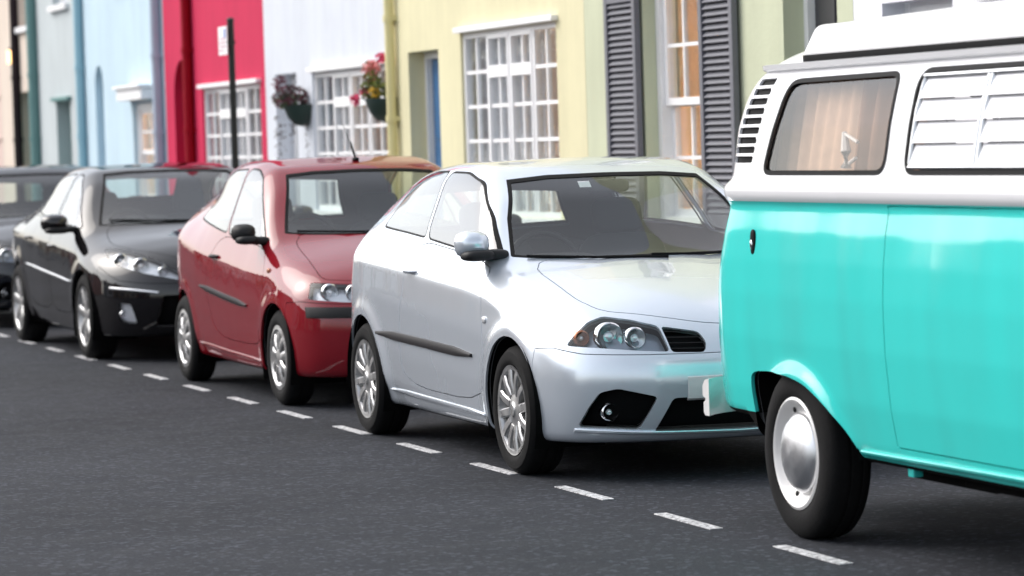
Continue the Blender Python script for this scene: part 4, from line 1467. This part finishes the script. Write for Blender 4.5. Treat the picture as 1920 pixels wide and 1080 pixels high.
M('lamp_amber', (.40, .16, .09), .25, metal=.4)
M('lamp_white', (.75, .76, .78), .25, metal=.5)
M('lamp_glass', (.80, .82, .85), .12, metal=.6)
M('housing_dark', (.26, .29, .34), .32, metal=.6)
M('housing_bright', (.70, .72, .76), .36, metal=.35)
M('grille_black', (.002, .002, .0025), .6, spec=.08)
M('white_paint', (.68, .67, .66), .35, coat=.5, var=.04, vscale=3)
M('plastic_white', (.62, .62, .62), .5)
M('paint_silver', (.66, .715, .785), .25, metal=.52, coat=1., wave=.10)
M('paint_red', (.205, .009, .016), .45, spec=.0, coat=1., wave=.12)
M('paint_black', (.005, .0042, .005), .5, spec=.0, coat=1., wave=.12)
M('paint_blue', (.006, .008, .013), .5, spec=.0, coat=1., wave=.12)
M('paint_turquoise', (.040, .590, .545), .5, spec=.0, coat=1., coatrough=.15, wave=1.9, wscale=1.1)
M('paint_vanwhite', (.69, .69, .71), .36, coat=.8, var=.03, vscale=4)
M('fabric_brown', (.27, .165, .115), .9, var=.15, vscale=12, spec=.2)
M('fabric_tan', (.52, .37, .275), .9, var=.15, vscale=12, spec=.2)
M('louvre_white', (.74, .74, .77), .35, coat=.3)
M('brake_dark', (.010, .010, .010), .7, spec=.1)
glass_mat('car_glass', (.84, .90, .87), .085)
glass_mat('side_glass', (.78, .82, .81), .21)
glass_mat('lens', (.93, .95, .96), .05)
glass_mat('van_glass', (.88, .84, .80), .035)

sym = lambda half: half + [(-a, b) for a, b in half if a != 0][::-1]
symy = lambda half: half + [(a, -b) for a, b in half if b != 0][::-1]

SILVER.update(
    xr=-3.2, xf=.82, height=1.46, paint='paint_silver', arch_r=.345, wheel_y=.835, wheel_R=.297, rim_r=.207, tyre_w=.19, wheel_style='multi', spokes=12,
    screens=[('windscreen', sym([(0, .90), (-.40, .90), (-.68, .935), (-.60, 1.16), (-.500, 1.345), (-.3, 1.362), (0, 1.366)]), -1.25, True),
             ('rear_screen', sym([(0, 1.05), (-.52, 1.07), (-.42, 1.27), (0, 1.29)]), -2.6, False)],
    side_glass=[[(-.46, .980), (-.95, 1.018), (-1.455, 1.055), (-1.52, 1.20), (-1.605, 1.392), (-1.30, 1.388), (-1.03, 1.342), (-.74, 1.185)],
                [(-1.485, 1.058), (-1.89, 1.078), (-2.42, 1.096), (-2.46, 1.12), (-2.42, 1.25), (-2.28, 1.350), (-1.98, 1.392), (-1.635, 1.394), (-1.548, 1.20)]],
    front_cuts=[('headlight', [(-.728, .612), (-.68, .668), (-.62, .715), (-.551, .738), (-.45, .722), (-.341, .692), (-.325, .580), (-.45, .588), (-.60, .602)], 'housing_dark', .06, True),
                ('grille', [(-.332, .690), (-.172, .662), (-.150, .615), (-.168, .572), (-.318, .577)], 'grille_black', .03, True),
                ('fog_recess', [(-.705, .252), (-.67, .34), (-.63, .408), (-.56, .425), (-.395, .384), (-.47, .236)], 'grille_black', .05, True),
                ('lower_grille', [(-.405, .224), (-.328, .376), (0, .380), (.328, .376), (.405, .224), (0, .218)], 'grille_black', .05, False)],
    lamps=[(-.548, .648, .060, 'chrome'), (-.444, .640, .044, 'chrome'), (-.655, .644, .030, 'lamp_amber')], fog=(-.574, .317, .036),
    doors=[([(-.462, .962), (-.41, .82), (-.372, .60), (-.40, .30), (-1.80, .315), (-1.765, .62), (-1.62, .95), (-1.50, 1.046), (-.95, 1.010)], -1.55, .896)],
    bonnet=symy([(-.165, 0), (-.25, -.35), (-.385, -.600), (.249, -.604), (.45, -.548), (.575, -.34), (.645, -.17), (.672, 0)]),
    bumper=[(.285, .10), (.300, .597), (.42, .602), (.56, .578), (.95, .560), (.95, .10)],
    rear_bumper=[(-3.4, .1), (-3.4, .62), (-2.83, .62), (-2.80, .1)], belt_z=.95, cowl=-.20)

RED.update(
    xr=-3.12, xf=.72, height=1.48, paint='paint_red', arch_r=.330, wheel_y=.805, wheel_R=.287, rim_r=.190, tyre_w=.175, wheel_style='cap', spokes=9,
    screens=[('windscreen', sym([(0, .92), (-.35, .94), (-.64, .985), (-.56, 1.18), (-.478, 1.368), (-.3, 1.384), (0, 1.390)]), -1.25, True),
             ('rear_screen', sym([(0, 1.04), (-.48, 1.05), (-.40, 1.32), (0, 1.34)]), -2.6, False)],
    side_glass=[[(-.40, .942), (-.85, .966), (-1.29, .998), (-1.345, 1.22), (-1.35, 1.412), (-1.18, 1.408), (-1.0, 1.362), (-.715, 1.165)],
                [(-1.320, 1.002), (-1.75, 1.038), (-2.27, 1.078), (-2.31, 1.10), (-2.18, 1.26), (-1.98, 1.362), (-1.75, 1.402), (-1.380, 1.412)]],
    front_cuts=[('headlight', [(-.690, .742), (-.728, .645), (-.55, .627), (-.36, .620), (-.345, .715), (-.5, .729)], 'housing_bright', .05, True),
                ('lower_grille', [(-.45, .33), (-.42, .42), (0, .425), (.42, .42), (.45, .33), (0, .325)], 'grille_black', .04, False)],
    lamps=[(-.60, .682, .045, 'chrome'), (-.47, .675, .045, 'chrome')],
    doors=[([(-.415, .935), (-.28, .82), (-.25, .60), (-.275, .335), (-1.50, .345), (-1.70, .60), (-1.68, .80), (-1.42, .994), (-.85, .960)], -1.47, .859)], handle_mat='trim_black',
    bonnet=symy([(-.185, 0), (-.26, -.32), (-.385, -.595), (.20, -.625), (.40, -.63), (.475, -.50), (.53, -.34), (.565, -.17), (.575, 0)]),
    bumper=[(.215, .10), (.225, .622), (.40, .632), (.56, .618), (.95, .600), (.95, .10)],
    rear_bumper=[(-3.4, .1), (-3.4, .60), (-2.81, .60), (-2.79, .1)], belt_z=.93, cowl=-.18)

BLACK.update(
    xr=-3.70, xf=1.0, height=1.46, paint='paint_black', arch_r=.360, wheel_y=.885, wheel_R=.322, rim_r=.222, tyre_w=.215, wheel_style='five', spokes=7,
    screens=[('windscreen', sym([(0, .92), (-.35, .94), (-.685, .985), (-.60, 1.17), (-.497, 1.375), (-.3, 1.390), (0, 1.394)]), -1.3, True),
             ('rear_screen', sym([(0, 1.14), (-.50, 1.15), (-.44, 1.33), (0, 1.345)]), -2.2, False)],
    side_glass=[[(-.36, .965), (-.8, .990), (-1.20, 1.012), (-1.24, 1.20), (-1.26, 1.380), (-1.12, 1.372), (-.80, 1.225)],
                [(-1.29, 1.018), (-1.8, 1.048), (-2.30, 1.080), (-2.40, 1.10), (-2.25, 1.20), (-2.0, 1.31), (-1.75, 1.365), (-1.33, 1.385)]],
    front_cuts=[('headlight', [(-.745, .832), (-.62, .815), (-.47, .745), (-.323, .645), (-.340, .598), (-.57, .650), (-.735, .712), (-.770, .775)], 'housing_bright', .05, True),
                ('fog_recess', [(-.750, .445), (-.675, .428), (-.635, .285), (-.740, .298)], 'housing_bright', .03, True),
                ('lower_grille', [(-.47, .49), (0, .50), (.47, .49), (.52, .26), (0, .24), (-.52, .26)], 'grille_black', .05, False)],
    lamps=[(-.690, .742, .045, 'chrome'), (-.575, .705, .050, 'chrome'), (-.44, .660, .030, 'chrome')], fog=(-.70, .35, .034),
    doors=[([(-.33, .945), (-.22, .80), (-.20, .60), (-.40, .32), (-1.20, .33), (-1.22, .60), (-1.24, 1.005), (-.8, .978)], -1.10, .83),
           ([(-1.25, 1.008), (-1.235, .60), (-1.215, .33), (-2.15, .34), (-2.35, .62), (-2.42, .85), (-2.38, 1.065), (-1.8, 1.036)], -2.12, .88)],
    bonnet=symy([(.02, 0), (-.06, -.32), (-.27, -.64), (.20, -.70), (.45, -.60), (.66, -.42), (.80, -.24), (.86, 0)]), bonnet_z=.62,
    bumper=[(.35, .10), (.36, .70), (.62, .60), (.80, .58), (1.2, .56), (1.2, .10)],
    rear_bumper=[(-3.9, .1), (-3.9, .66), (-3.16, .66), (-3.10, .1)], belt_z=.95, cowl=-.02)


def wiper(parent, f, pts, x0=-1.2):
    """blade lying on the screen; pts are (y, z) in front view"""
    mb = MB(); P = [(fx(f, y, z, x0) + .016, y, z + .004) for y, z in pts]
    mb.tube(P, .007, 6)
    return mb.build('wiper', MATS['rubber_trim'], parent, smooth=True)


def aerial(parent, f, x, y, ln=.35):
    z = tz(f, x, y)
    mb = MB(); mb.blob((x, y, z + .008), (.035, .022, .016)); mb.tube([(x, y, z + .01), (x - .10, y, z + .12 + .0)], [.008, .004], 6)
    mb.tube([(x - .02, y, z + .02), (x - ln * .75, y, z + ln * .66)], [.003, .0014], 6)
    return mb.build('aerial', MATS['rubber_trim'], parent, smooth=True)


def repeater(parent, f, x, z, s, mat):
    y = sy(f, x, z, s)
    return MB().blob((x, s * y, z), (.028, .010, .016), .7, .7, nu=14, nv=8).build('side_repeater', mat, parent, smooth=True)


def place(o, X, Y, yaw=0.):
    o.location = (X, Y, 0); o.rotation_euler = (0, 0, -math.pi / 2 + yaw)


# ---- silver hatchback
car = thing('parked_car', 'silver three-door hatchback parked tight behind the turquoise camper van', 'car', group='cars parked nose to tail')
place(car, 5.599, 14.294, -.0025)
f = build_car(SILVER, car, .016)
interior(car, SILVER, f, x_dash=-.66, x_seat=-1.32, x_rear=-2.15, zd=.90)
for s in (-1, 1):
    side_strip('rub_strip', f, [(-2.16, .558), (-1.35, .543), (-.545, .522)], .050, .014, s, MATS['mould_dark'], car)
    side_strip('sill_strip', f, [(-2.05, .266), (-1.2, .258), (-.42, .246)], .026, .008, s, MATS['paint_silver'], car)
    repeater(car, f, -.345, .70, s, MATS['lamp_white'])
    mirror_part(car, f, (-.50, 1.0), s, (.05, .085, .065), MATS['paint_silver'], MATS['trim_black'])
front_strip('bumper_trim', f, [(-.715, .236), (-.45, .222), (0, .212), (.45, .222), (.715, .236)], .020, .012, MATS['paint_silver'], car, 40)
for s in (-1, 1):
    for k in range(4):
        zz = .592 + k * .024
        front_strip('grille_bar', f, [(s * -.160, zz), (s * -.322, zz + .004)], .008, -.016, MATS['trim_black'], car, 6)
front_strip('number_plate', f, [(-.262, .418), (-.13, .420), (0, .420), (.13, .420), (.262, .418)], .112, .008, MATS['plastic_white'], car, 20)
wiper(car, f, [(-.60, .985), (-.30, .972), (0.02, .966)])
wiper(car, f, [(-.05, .978), (.25, .970), (.52, .976)])
_x = fx(f, -.14, 1.315, -1.25)
MB().quad((_x + .006, -.17, 1.298), (_x + .006, -.11, 1.298), (_x - .030, -.11, 1.328), (_x - .030, -.17, 1.328)).build('tax_disc', MATS['plastic_white'], car)
MB().blob((-.90, 0, 1.30), (.02, .11, .035), .5, .5).build('interior_mirror', MATS['trim_black'], car, smooth=True)

# ---- red hatchback
car = thing('parked_car', 'dark red three-door hatchback parked between the silver and the black car', 'car', group='cars parked nose to tail')
place(car, 5.675, 18.985, .004)
f = build_car(RED, car, .02)
interior(car, RED, f, x_dash=-.64, x_seat=-1.28, x_rear=-2.1, zd=.93)
for s in (-1, 1):
    side_strip('rub_strip', f, [(-1.865, .659), (-1.25, .615), (-.635, .574)], .042, .012, s, MATS['mould_dark'], car)
    side_strip('sill_strip', f, [(-2.05, .280), (-1.2, .262), (-.36, .246)], .024, .008, s, MATS['paint_red'], car)
    repeater(car, f, -.18, .80, s, MATS['lamp_amber'])
    mirror_part(car, f, (-.48, .975), s, (.05, .076, .054), MATS['trim_black'], MATS['trim_black'])
front_strip('bumper_strip', f, [(-.745, .570), (-.55, .568), (0, .562), (.55, .568), (.745, .570)], .070, .012, MATS['trim_black'], car, 40)
wiper(car, f, [(-.56, 1.022), (-.28, 1.012), (.02, 1.005)])
wiper(car, f, [(-.05, 1.018), (.25, 1.010), (.48, 1.016)])
aerial(car, f, -1.05, .02)

# ---- black saloon
car = thing('parked_car', 'black four-door saloon with chrome side strips parked behind the red hatchback', 'car', group='cars parked nose to tail')
place(car, 5.628, 24.286, .003)
f = build_car(BLACK, car, .022)
interior(car, BLACK, f, x_dash=-.55, x_seat=-1.30, x_rear=-2.2, zd=.91)
for s in (-1, 1):
    side_strip('rub_strip', f, [(-2.24, .664), (-1.3, .618), (-.40, .572)], .022, .010, s, MATS['chrome_soft'], car)
    mirror_part(car, f, (-.52, .965), s, (.06, .105, .068), MATS['paint_black'], MATS['trim_black'])
    front_strip('bumper_trim', f, [(s * .795, .548), (s * .65, .532), (s * .50, .512)], .020, .010, MATS['chrome_soft'], car, 14)
wiper(car, f, [(-.60, 1.025), (-.30, 1.012), (.02, 1.005)])

# ---- the car at the far end, same make of body as a small hatchback
FAR = dict(SILVER); FAR.update(paint='paint_blue', wheel_style='five', spokes=9, lamps=SILVER['lamps'])
car = thing('parked_car', 'dark blue-grey hatchback half hidden behind the black saloon', 'car', group='cars parked nose to tail')
place(car, 5.58, 29.75, 0)
f = build_car(FAR, car, .026)
interior(car, FAR, f, x_dash=-.66, x_seat=-1.32, x_rear=-2.15, zd=.90)
for s in (-1, 1): mirror_part(car, f, (-.56, 1.005), s, (.055, .105, .075), MATS['paint_blue'], MATS['trim_black'])

# ---- camper van
def contour(f, z, n=160, cx=1.2):
    P = []
    for i in range(n):
        a = 2 * math.pi * i / n; d = (math.cos(a) * 2.2, math.sin(a))
        lo, hi = 0., 2.
        for _ in range(30):
            m = (lo + hi) / 2
            if f(np.array([cx + d[0] * m]), np.array([d[1] * m]), np.array([z]))[0] < 0: lo = m
            else: hi = m
        P.append((cx + d[0] * lo, d[1] * lo))
    return P


def ring_rail(name, P, z0, prof, mat, parent):
    """closed rail round a body contour; prof = (outwards, up) pairs"""
    n = len(P); vs = []; fs = []; k = len(prof)
    for i in range(n):
        a = Vector(P[i - 1]); b = Vector(P[(i + 1) % n]); t = (b - a).normalized(); nn = Vector((t.y, -t.x))
        for o, u in prof: vs.append((P[i][0] + nn.x * o, P[i][1] + nn.y * o, z0 + u))
    for i in range(n):
        j = (i + 1) % n
        for q in range(k): fs.append((i * k + q, i * k + (q + 1) % k, j * k + (q + 1) % k, j * k + q))
    return MB().add(vs, fs).build(name, mat, parent, smooth=True, angle=35)


van = thing('camper_van', 'vintage turquoise and white camper van with a pop-up roof, parked before the silver hatchback', 'van')
place(van, 5.745, 11.344, 0)
vf = van_field()
sk = Skin(vf, (-1.25, -1.0, .22), (3.6, 1.0, 2.0), .016)
tq, wh = MATS['paint_turquoise'], MATS['paint_vanwhite']
arch_r = rnd([(-.425, .15), (-.425, .585), (-.38, .618), (-.20, .628), (0, .624), (.16, .600), (.30, .545), (.42, .455), (.50, .370), (.52, .15)], 2, .2)
arch_f = rnd([(2.40 - .42, .15), (2.40 - .41, .40), (2.40 - .30, .57), (2.40 - .12, .63), (2.40 + .12, .63), (2.40 + .30, .57), (2.40 + .41, .40), (2.40 + .42, .15)], 2, .2)
for s in (-1, 1):
    for ar, cx in ((arch_r, 0.), (arch_f, 2.40)):
        sk.take(lambda V: np.maximum(sdpoly(V[:, 0], V[:, 2], ar), .45 - s * V[:, 1]))
        arp = [p for p in np.roll(ar, -int(np.argmax([p[0] - 9 * (p[1] < .33) for p in ar])), 0) if p[1] > .33]
        arp = sorted(arp, key=lambda p: math.atan2(p[1] - .30, p[0] - cx))
        mb = MB(); n = len(arp); vs = []
        for a, b in arp:
            yy = sy(vf, a, max(b, .45), s) - .012
            vs += [(cx + (a - cx) * 1.01, s * yy, b + .004), (cx + (a - cx) * 1.01, s * (yy - .36), b + .004)]
        mb.add(vs, [(2 * i, 2 * i + 1, 2 * i + 3, 2 * i + 2) for i in range(n - 1)] + [tuple(2 * i + 1 for i in range(n))])
        mb.build('wheel_well', MATS['under_black'], van)
        make_wheel(van, cx - .03, s, .832, .325, .210, .185, 'bus')
    # windows
    W1 = [(-.335, 1.374), (-.30, 1.50), (-.225, 1.705), (-.175, 1.738), (.775, 1.742), (.775, 1.374)]
    W2 = [(.925, 1.374), (.925, 1.746), (1.975, 1.746), (1.975, 1.374)]
    W3 = [(2.12, 1.374), (2.12, 1.740), (2.72, 1.735), (2.98, 1.374)]
    for k, (poly, sm) in enumerate(((W1, 2), (W2, 2), (W3, 2))):
        g = sideg(fillet(poly, .075), s)
        ring, m = sk.take_ring(g, .018)
        piece('window_seal', ring, vf, MATS['rubber_trim'], van, lip=.004, off=.003)
        if k != 1:
            piece('side_window', m, vf, MATS['van_glass'], van, lip=0, off=-.006)
    # rear quarter air vents
    for k in range(9):
        zc = 1.436 + k * (1.735 - 1.436) / 8
        xr = -.452 + (zc - 1.421) / .324 * .078
        wd = .24 - .07 * k / 8
        pl = rnd([(xr, zc - .014), (xr + .004, zc + .012), (xr + .004 - wd, zc + .012), (xr - wd, zc - .014)], 1, .06)
        piece('air_vent', sk.take(sideg(pl, s)), vf, MATS['grille_black'], van, lip=-.012, off=-.012)
# front and rear screens
scr = rnd(sym([(0, 1.36), (-.62, 1.36), (-.66, 1.42), (-.60, 1.68), (-.5, 1.72), (0, 1.74)]), 1)
for nm, g in (('windscreen', frontg(scr, 2.7)), ('rear_screen', rearg(rnd(sym([(0, 1.40), (-.50, 1.40), (-.46, 1.68), (0, 1.70)]), 1), -.5))):
    ring, m = sk.take_ring(g, .022)
    piece(nm + '_seal', ring, vf, MATS['rubber_trim'], van, lip=.004, off=.003)
    piece(nm, m, vf, MATS['van_glass'], van, lip=0, off=-.004)
# lining
piece('cabin_lining', clip(sk.rem, lambda V: V[:, 2] - 1.78)[0] if False else sk.rem, vf, MATS['lining'], van, lip=0, off=-.03, flip=True)
# paint split: white above and on the belt moulding, turquoise below
band = sk.take(lambda V: np.abs(V[:, 2] - 1.3095) - .0345)
piece('belt_moulding', band, vf, wh, van, lip=.004)
upper = sk.take(lambda V: 1.345 - V[:, 2])
piece('upper_body', upper, vf, wh, van, lip=.01)
piece('underbody', sk.take(lambda V: np.where(V[:, 0] < -.35, V[:, 2] - .455, V[:, 2] - .352)), vf, MATS['under_black'], van, lip=0)
for s in (-1, 1):
    piece('front_door', sk.take(sideg(rnd([(2.00, .70), (1.98, 1.262), (2.93, 1.262), (3.00, .70), (2.88, .42), (2.86, .60), (2.70, .70), (2.40, .74), (2.12, .70)], 1, .1), s), .003), vf, tq, van, lip=.014)
    p_ = piece('side_panel', sk.take(sideg([(.845, .415), (.845, 1.266), (1.96, 1.266), (1.96, .415)], s), .0028), vf, tq, van, lip=.014)
    piece('panel_seam', sk.take(sideg([(-.437, .72), (-.437, 1.262), (-.4335, 1.262), (-.4335, .72)], s)), vf, tq, van, lip=-.006, off=-.006)
    y = sy(vf, -.342, 1.116, s)
    e = MB().blob((-.342, s * y, 1.116), (.024, .008, .052), .8, .8, nu=20, nv=8).build('filler_lock', MATS['rubber_trim'], van, smooth=True)
    MB().blob((-.342, s * (y + .008), 1.108), (.010, .006, .020), nu=12, nv=8).build('lock_barrel', MATS['chrome'], e, smooth=True)
eng = sk.take(rearg(rnd(sym([(0, .62), (-.52, .62), (-.56, .70), (-.52, 1.24), (0, 1.25)]), 1), -.6), .003)
piece('engine_lid', eng, vf, tq, van, lip=.014)
piece('lower_body', sk.rem, vf, tq, van, lip=.014)
# sill rail, gutter
for s in (-1, 1):
    side_strip('sill_rail', vf, [(.53, .372), (1.2, .378), (1.96, .382)], .024, .014, s, tq, van, taper=False)
ring_rail('roof_gutter', contour(vf, 1.785), 1.785, [(-.02, -.012), (.012, -.014), (.030, -.004), (.032, .014), (.024, .016), (.018, .006), (-.02, .010)], wh, van)
# pop-up roof: shallow white tray turned over, dark seal below
def pop_field():
    def f(x, y, z):
        t = np.clip((z - 1.84) / .12, 0, 1)
        sx = np.abs(x - 1.16) - (1.48 - .05 * t); syy = np.abs(y) - (.665 - .045 * t + .0 * x)
        v = smax(sx + .03 * (y / .6) ** 2, syy, .09)
        v = smax(v, z - 1.962 - .012 * np.clip(x, 0, 2) + .05 * y * y, .024)
        return smax(v, 1.80 - z, .01)
    return f
pf = pop_field()
ps = Skin(pf, (-.4, -.8, 1.76), (2.8, .8, 2.06), .016)
piece('roof_seal', ps.take(lambda V: V[:, 2] - 1.828), pf, MATS['rubber_trim'], van, lip=0, off=.006)
piece('pop_up_roof', ps.rem, pf, wh, van, lip=0)
mb = MB()
mb.prism([(1.0, -.56), (2.45, -.56), (2.58, -.45), (2.58, .45), (2.45, .56), (1.0, .56), (.88, .45), (.88, -.45)], 1.968, 2.045, 'z')
mb.build('luggage_tray', wh, van, bevel=.015, smooth=True)
mb = MB().blob((1.75, 0, 2.05), (.62, .40, .05), .4, .4)
mb.build('roof_cover', tq, van, smooth=True)
# rear bumper with stepped face
def sweep_y(name, ys, xf, prof, mat, parent):
    vs = []; fs = []; k = len(prof); n = len(ys)
    for i, y in enumerate(ys):
        x, yy = xf(y)
        for o, u in prof: vs.append((x - o, yy, u))
    for i in range(n - 1):
        for q in range(k): fs.append((i * k + q, i * k + (q + 1) % k, (i + 1) * k + (q + 1) % k, (i + 1) * k + q))
    fs += [tuple(range(k)), tuple((n - 1) * k + q for q in range(k))]
    return MB().add(vs, fs).build(name, mat, parent, smooth=True, angle=30)
ys = [-.80 + 1.60 * i / 30 for i in range(31)]
prof = [(0, .40), (.045, .40), (.060, .412), (.060, .452), (.040, .462), (.040, .470), (.068, .480), (.068, .520), (.055, .532), (.040, .545), (0, .55)]
sweep_y('rear_bumper', ys, lambda y: (-1.16 + .20 * abs(y / .8) ** 6, y), prof, MATS['white_paint'], van)
for s in (-1, 1):
    MB().box(-1.26, -1.225, s * .42 - .04, s * .42 + .04, .39, .60).build('overrider', MATS['white_paint'], van, bevel=.012)
    g_ = MB().blob((fx(vf, s * .55, .86) + .0, s * .55, .86), (.05, .10, .10), nu=24, nv=12)
    g_.build('headlight', MATS['lamp_glass'], van, smooth=True)
    MB().blob((-1.02 + .09, s * .70, .78), (.05, .05, .11), .7, .7).build('tail_lamp', M('lamp_red', (.35, .01, .01), .2, coat=1), van, smooth=True)
sweep_y('front_bumper', ys, lambda y: (3.56 - .22 * abs(y / .8) ** 4, y), prof, MATS['white_paint'], van)
# underside hardware
mb = MB(); mb.box(-.95, 3.2, -.45, .45, .30, .36); mb.box(.55, 1.2, -.62, -.30, .27, .345)
mb.box(1.05, 1.9, -.66, -.60, .285, .32)
mb.build('chassis', MATS['under_black'], van, bevel=.01)
mb = MB(); mb.tube([(0, -.75, .325), (0, .75, .325)], .05, 10); mb.build('axle', MATS['under_black'], van, smooth=True)
MB().blob((0, 0, .34), (.24, .2, .14)).build('gearbox', MATS['under_black'], van, smooth=True)
MB().tube([(2.40, -.75, .325), (2.40, .75, .325)], .05, 10).build('axle', MATS['under_black'], van, smooth=True)
for s in (-1, 1):
    MB().box(.80, .85, s * .74 - .02, s * .74 + .02, .305, .352).build('jacking_point', tq, van, bevel=.008)
# louvre windows: chrome frames with pale tilted blades
for s in (-1, 1):
    fr = MB()
    def wy(x, z): return s * (sy(vf, x, z, s) - .004)
    xs_ = [.955, 1.44, 1.48, 1.945]
    for x in (.956, 1.452, 1.476, 1.944):
        fr.tube([(x, wy(x, z) - s * .003, z) for z in (1.40, 1.50, 1.60, 1.72)], .009, 6)
    for z in (1.402, 1.718):
        fr.tube([(x, wy(x, z), z) for x in (.956, 1.2, 1.45, 1.7, 1.944)], .008, 6)
    fr.build('louvre_frame', MATS['chrome_soft'], van, smooth=True)
    for (xa, xb) in ((.966, 1.444), (1.484, 1.936)):
        for k in range(4):
            z0 = 1.408 + k * .0775
            mb = MB()
            a = [(x, wy(x, z0) + s * .006, z0) for x in (xa, xb)]; b = [(x, wy(x, z0 + .072) - s * .010, z0 + .0725) for x in (xb, xa)]
            c = a + b
            vs = c + [(p[0], p[1] - s * .006, p[2]) for p in c]
            mb.add(vs, [(0, 1, 2, 3), (7, 6, 5, 4), (0, 4, 5, 1), (1, 5, 6, 2), (2, 6, 7, 3), (3, 7, 4, 0)])
            mb.build('louvre_blade', MATS['louvre_white'], van)
        MB().box(xa + .05, xa + .09, s * .70 - .012, s * .70 + .012, 1.66, 1.69).build('louvre_catch', MATS['mould_dark'], van, bevel=.004)
# curtains behind the glass, gathered in folds
def curtain(x0, x1, s, mat, inset=.10, amp=.02, nf=9, zt=1.76, zb=1.35):
    vs = []; fs = []; n = nf * 8; rows = 6
    for j in range(rows + 1):
        z = zb + (zt - zb) * j / rows
        for i in range(n + 1):
            t = i / n; x = x0 + (x1 - x0) * t
            yy = .74 - .16 * (z - 1.36) - inset
            yy += amp * math.sin(t * nf * 2 * math.pi + .4 * math.sin(3 * t + j * .5)) * (.7 + .3 * math.sin(7 * t))
            vs.append((x, s * yy, z))
    for j in range(rows):
        for i in range(n):
            fs.append((j * (n + 1) + i, j * (n + 1) + i + 1, (j + 1) * (n + 1) + i + 1, (j + 1) * (n + 1) + i))
    return MB().add(vs, fs).build('curtain', mat, van, smooth=True)
for s in (-1, 1):
    curtain(-.42, .30, s, MATS['fabric_tan'], .03, .014, 7)
    curtain(.26, .80, s, MATS['fabric_brown'], .05, .024, 4)
    MB().box(-.40, .80, s * .60 - .01, s * .60 + .01, 1.30, 1.352).build('bunk_board', MATS['fabric_tan'], van)
    # window stay with its small handle
    mb = MB(); yb = .735
    mb.tube([(.30, s * .74, 1.40), (.31, s * .742, 1.46), (.285, s * .735, 1.53)], [.022, .020, .010], 8)
    mb.tube([(.285, s * .735, 1.525), (.42, s * .745, 1.492)], .007, 6); mb.tube([(.33, s * .74, 1.415), (.40, s * .745, 1.435)], .007, 6)
    mb.build('window_stay', MATS['plastic_white'], van, smooth=True)
for s in (-1, 1): seat(van, 2.25, s * .42, .70, MATS['fabric_brown'], back=.5, head=False)
steering(van, (2.72, -.42, 1.20), .20, -1.0)
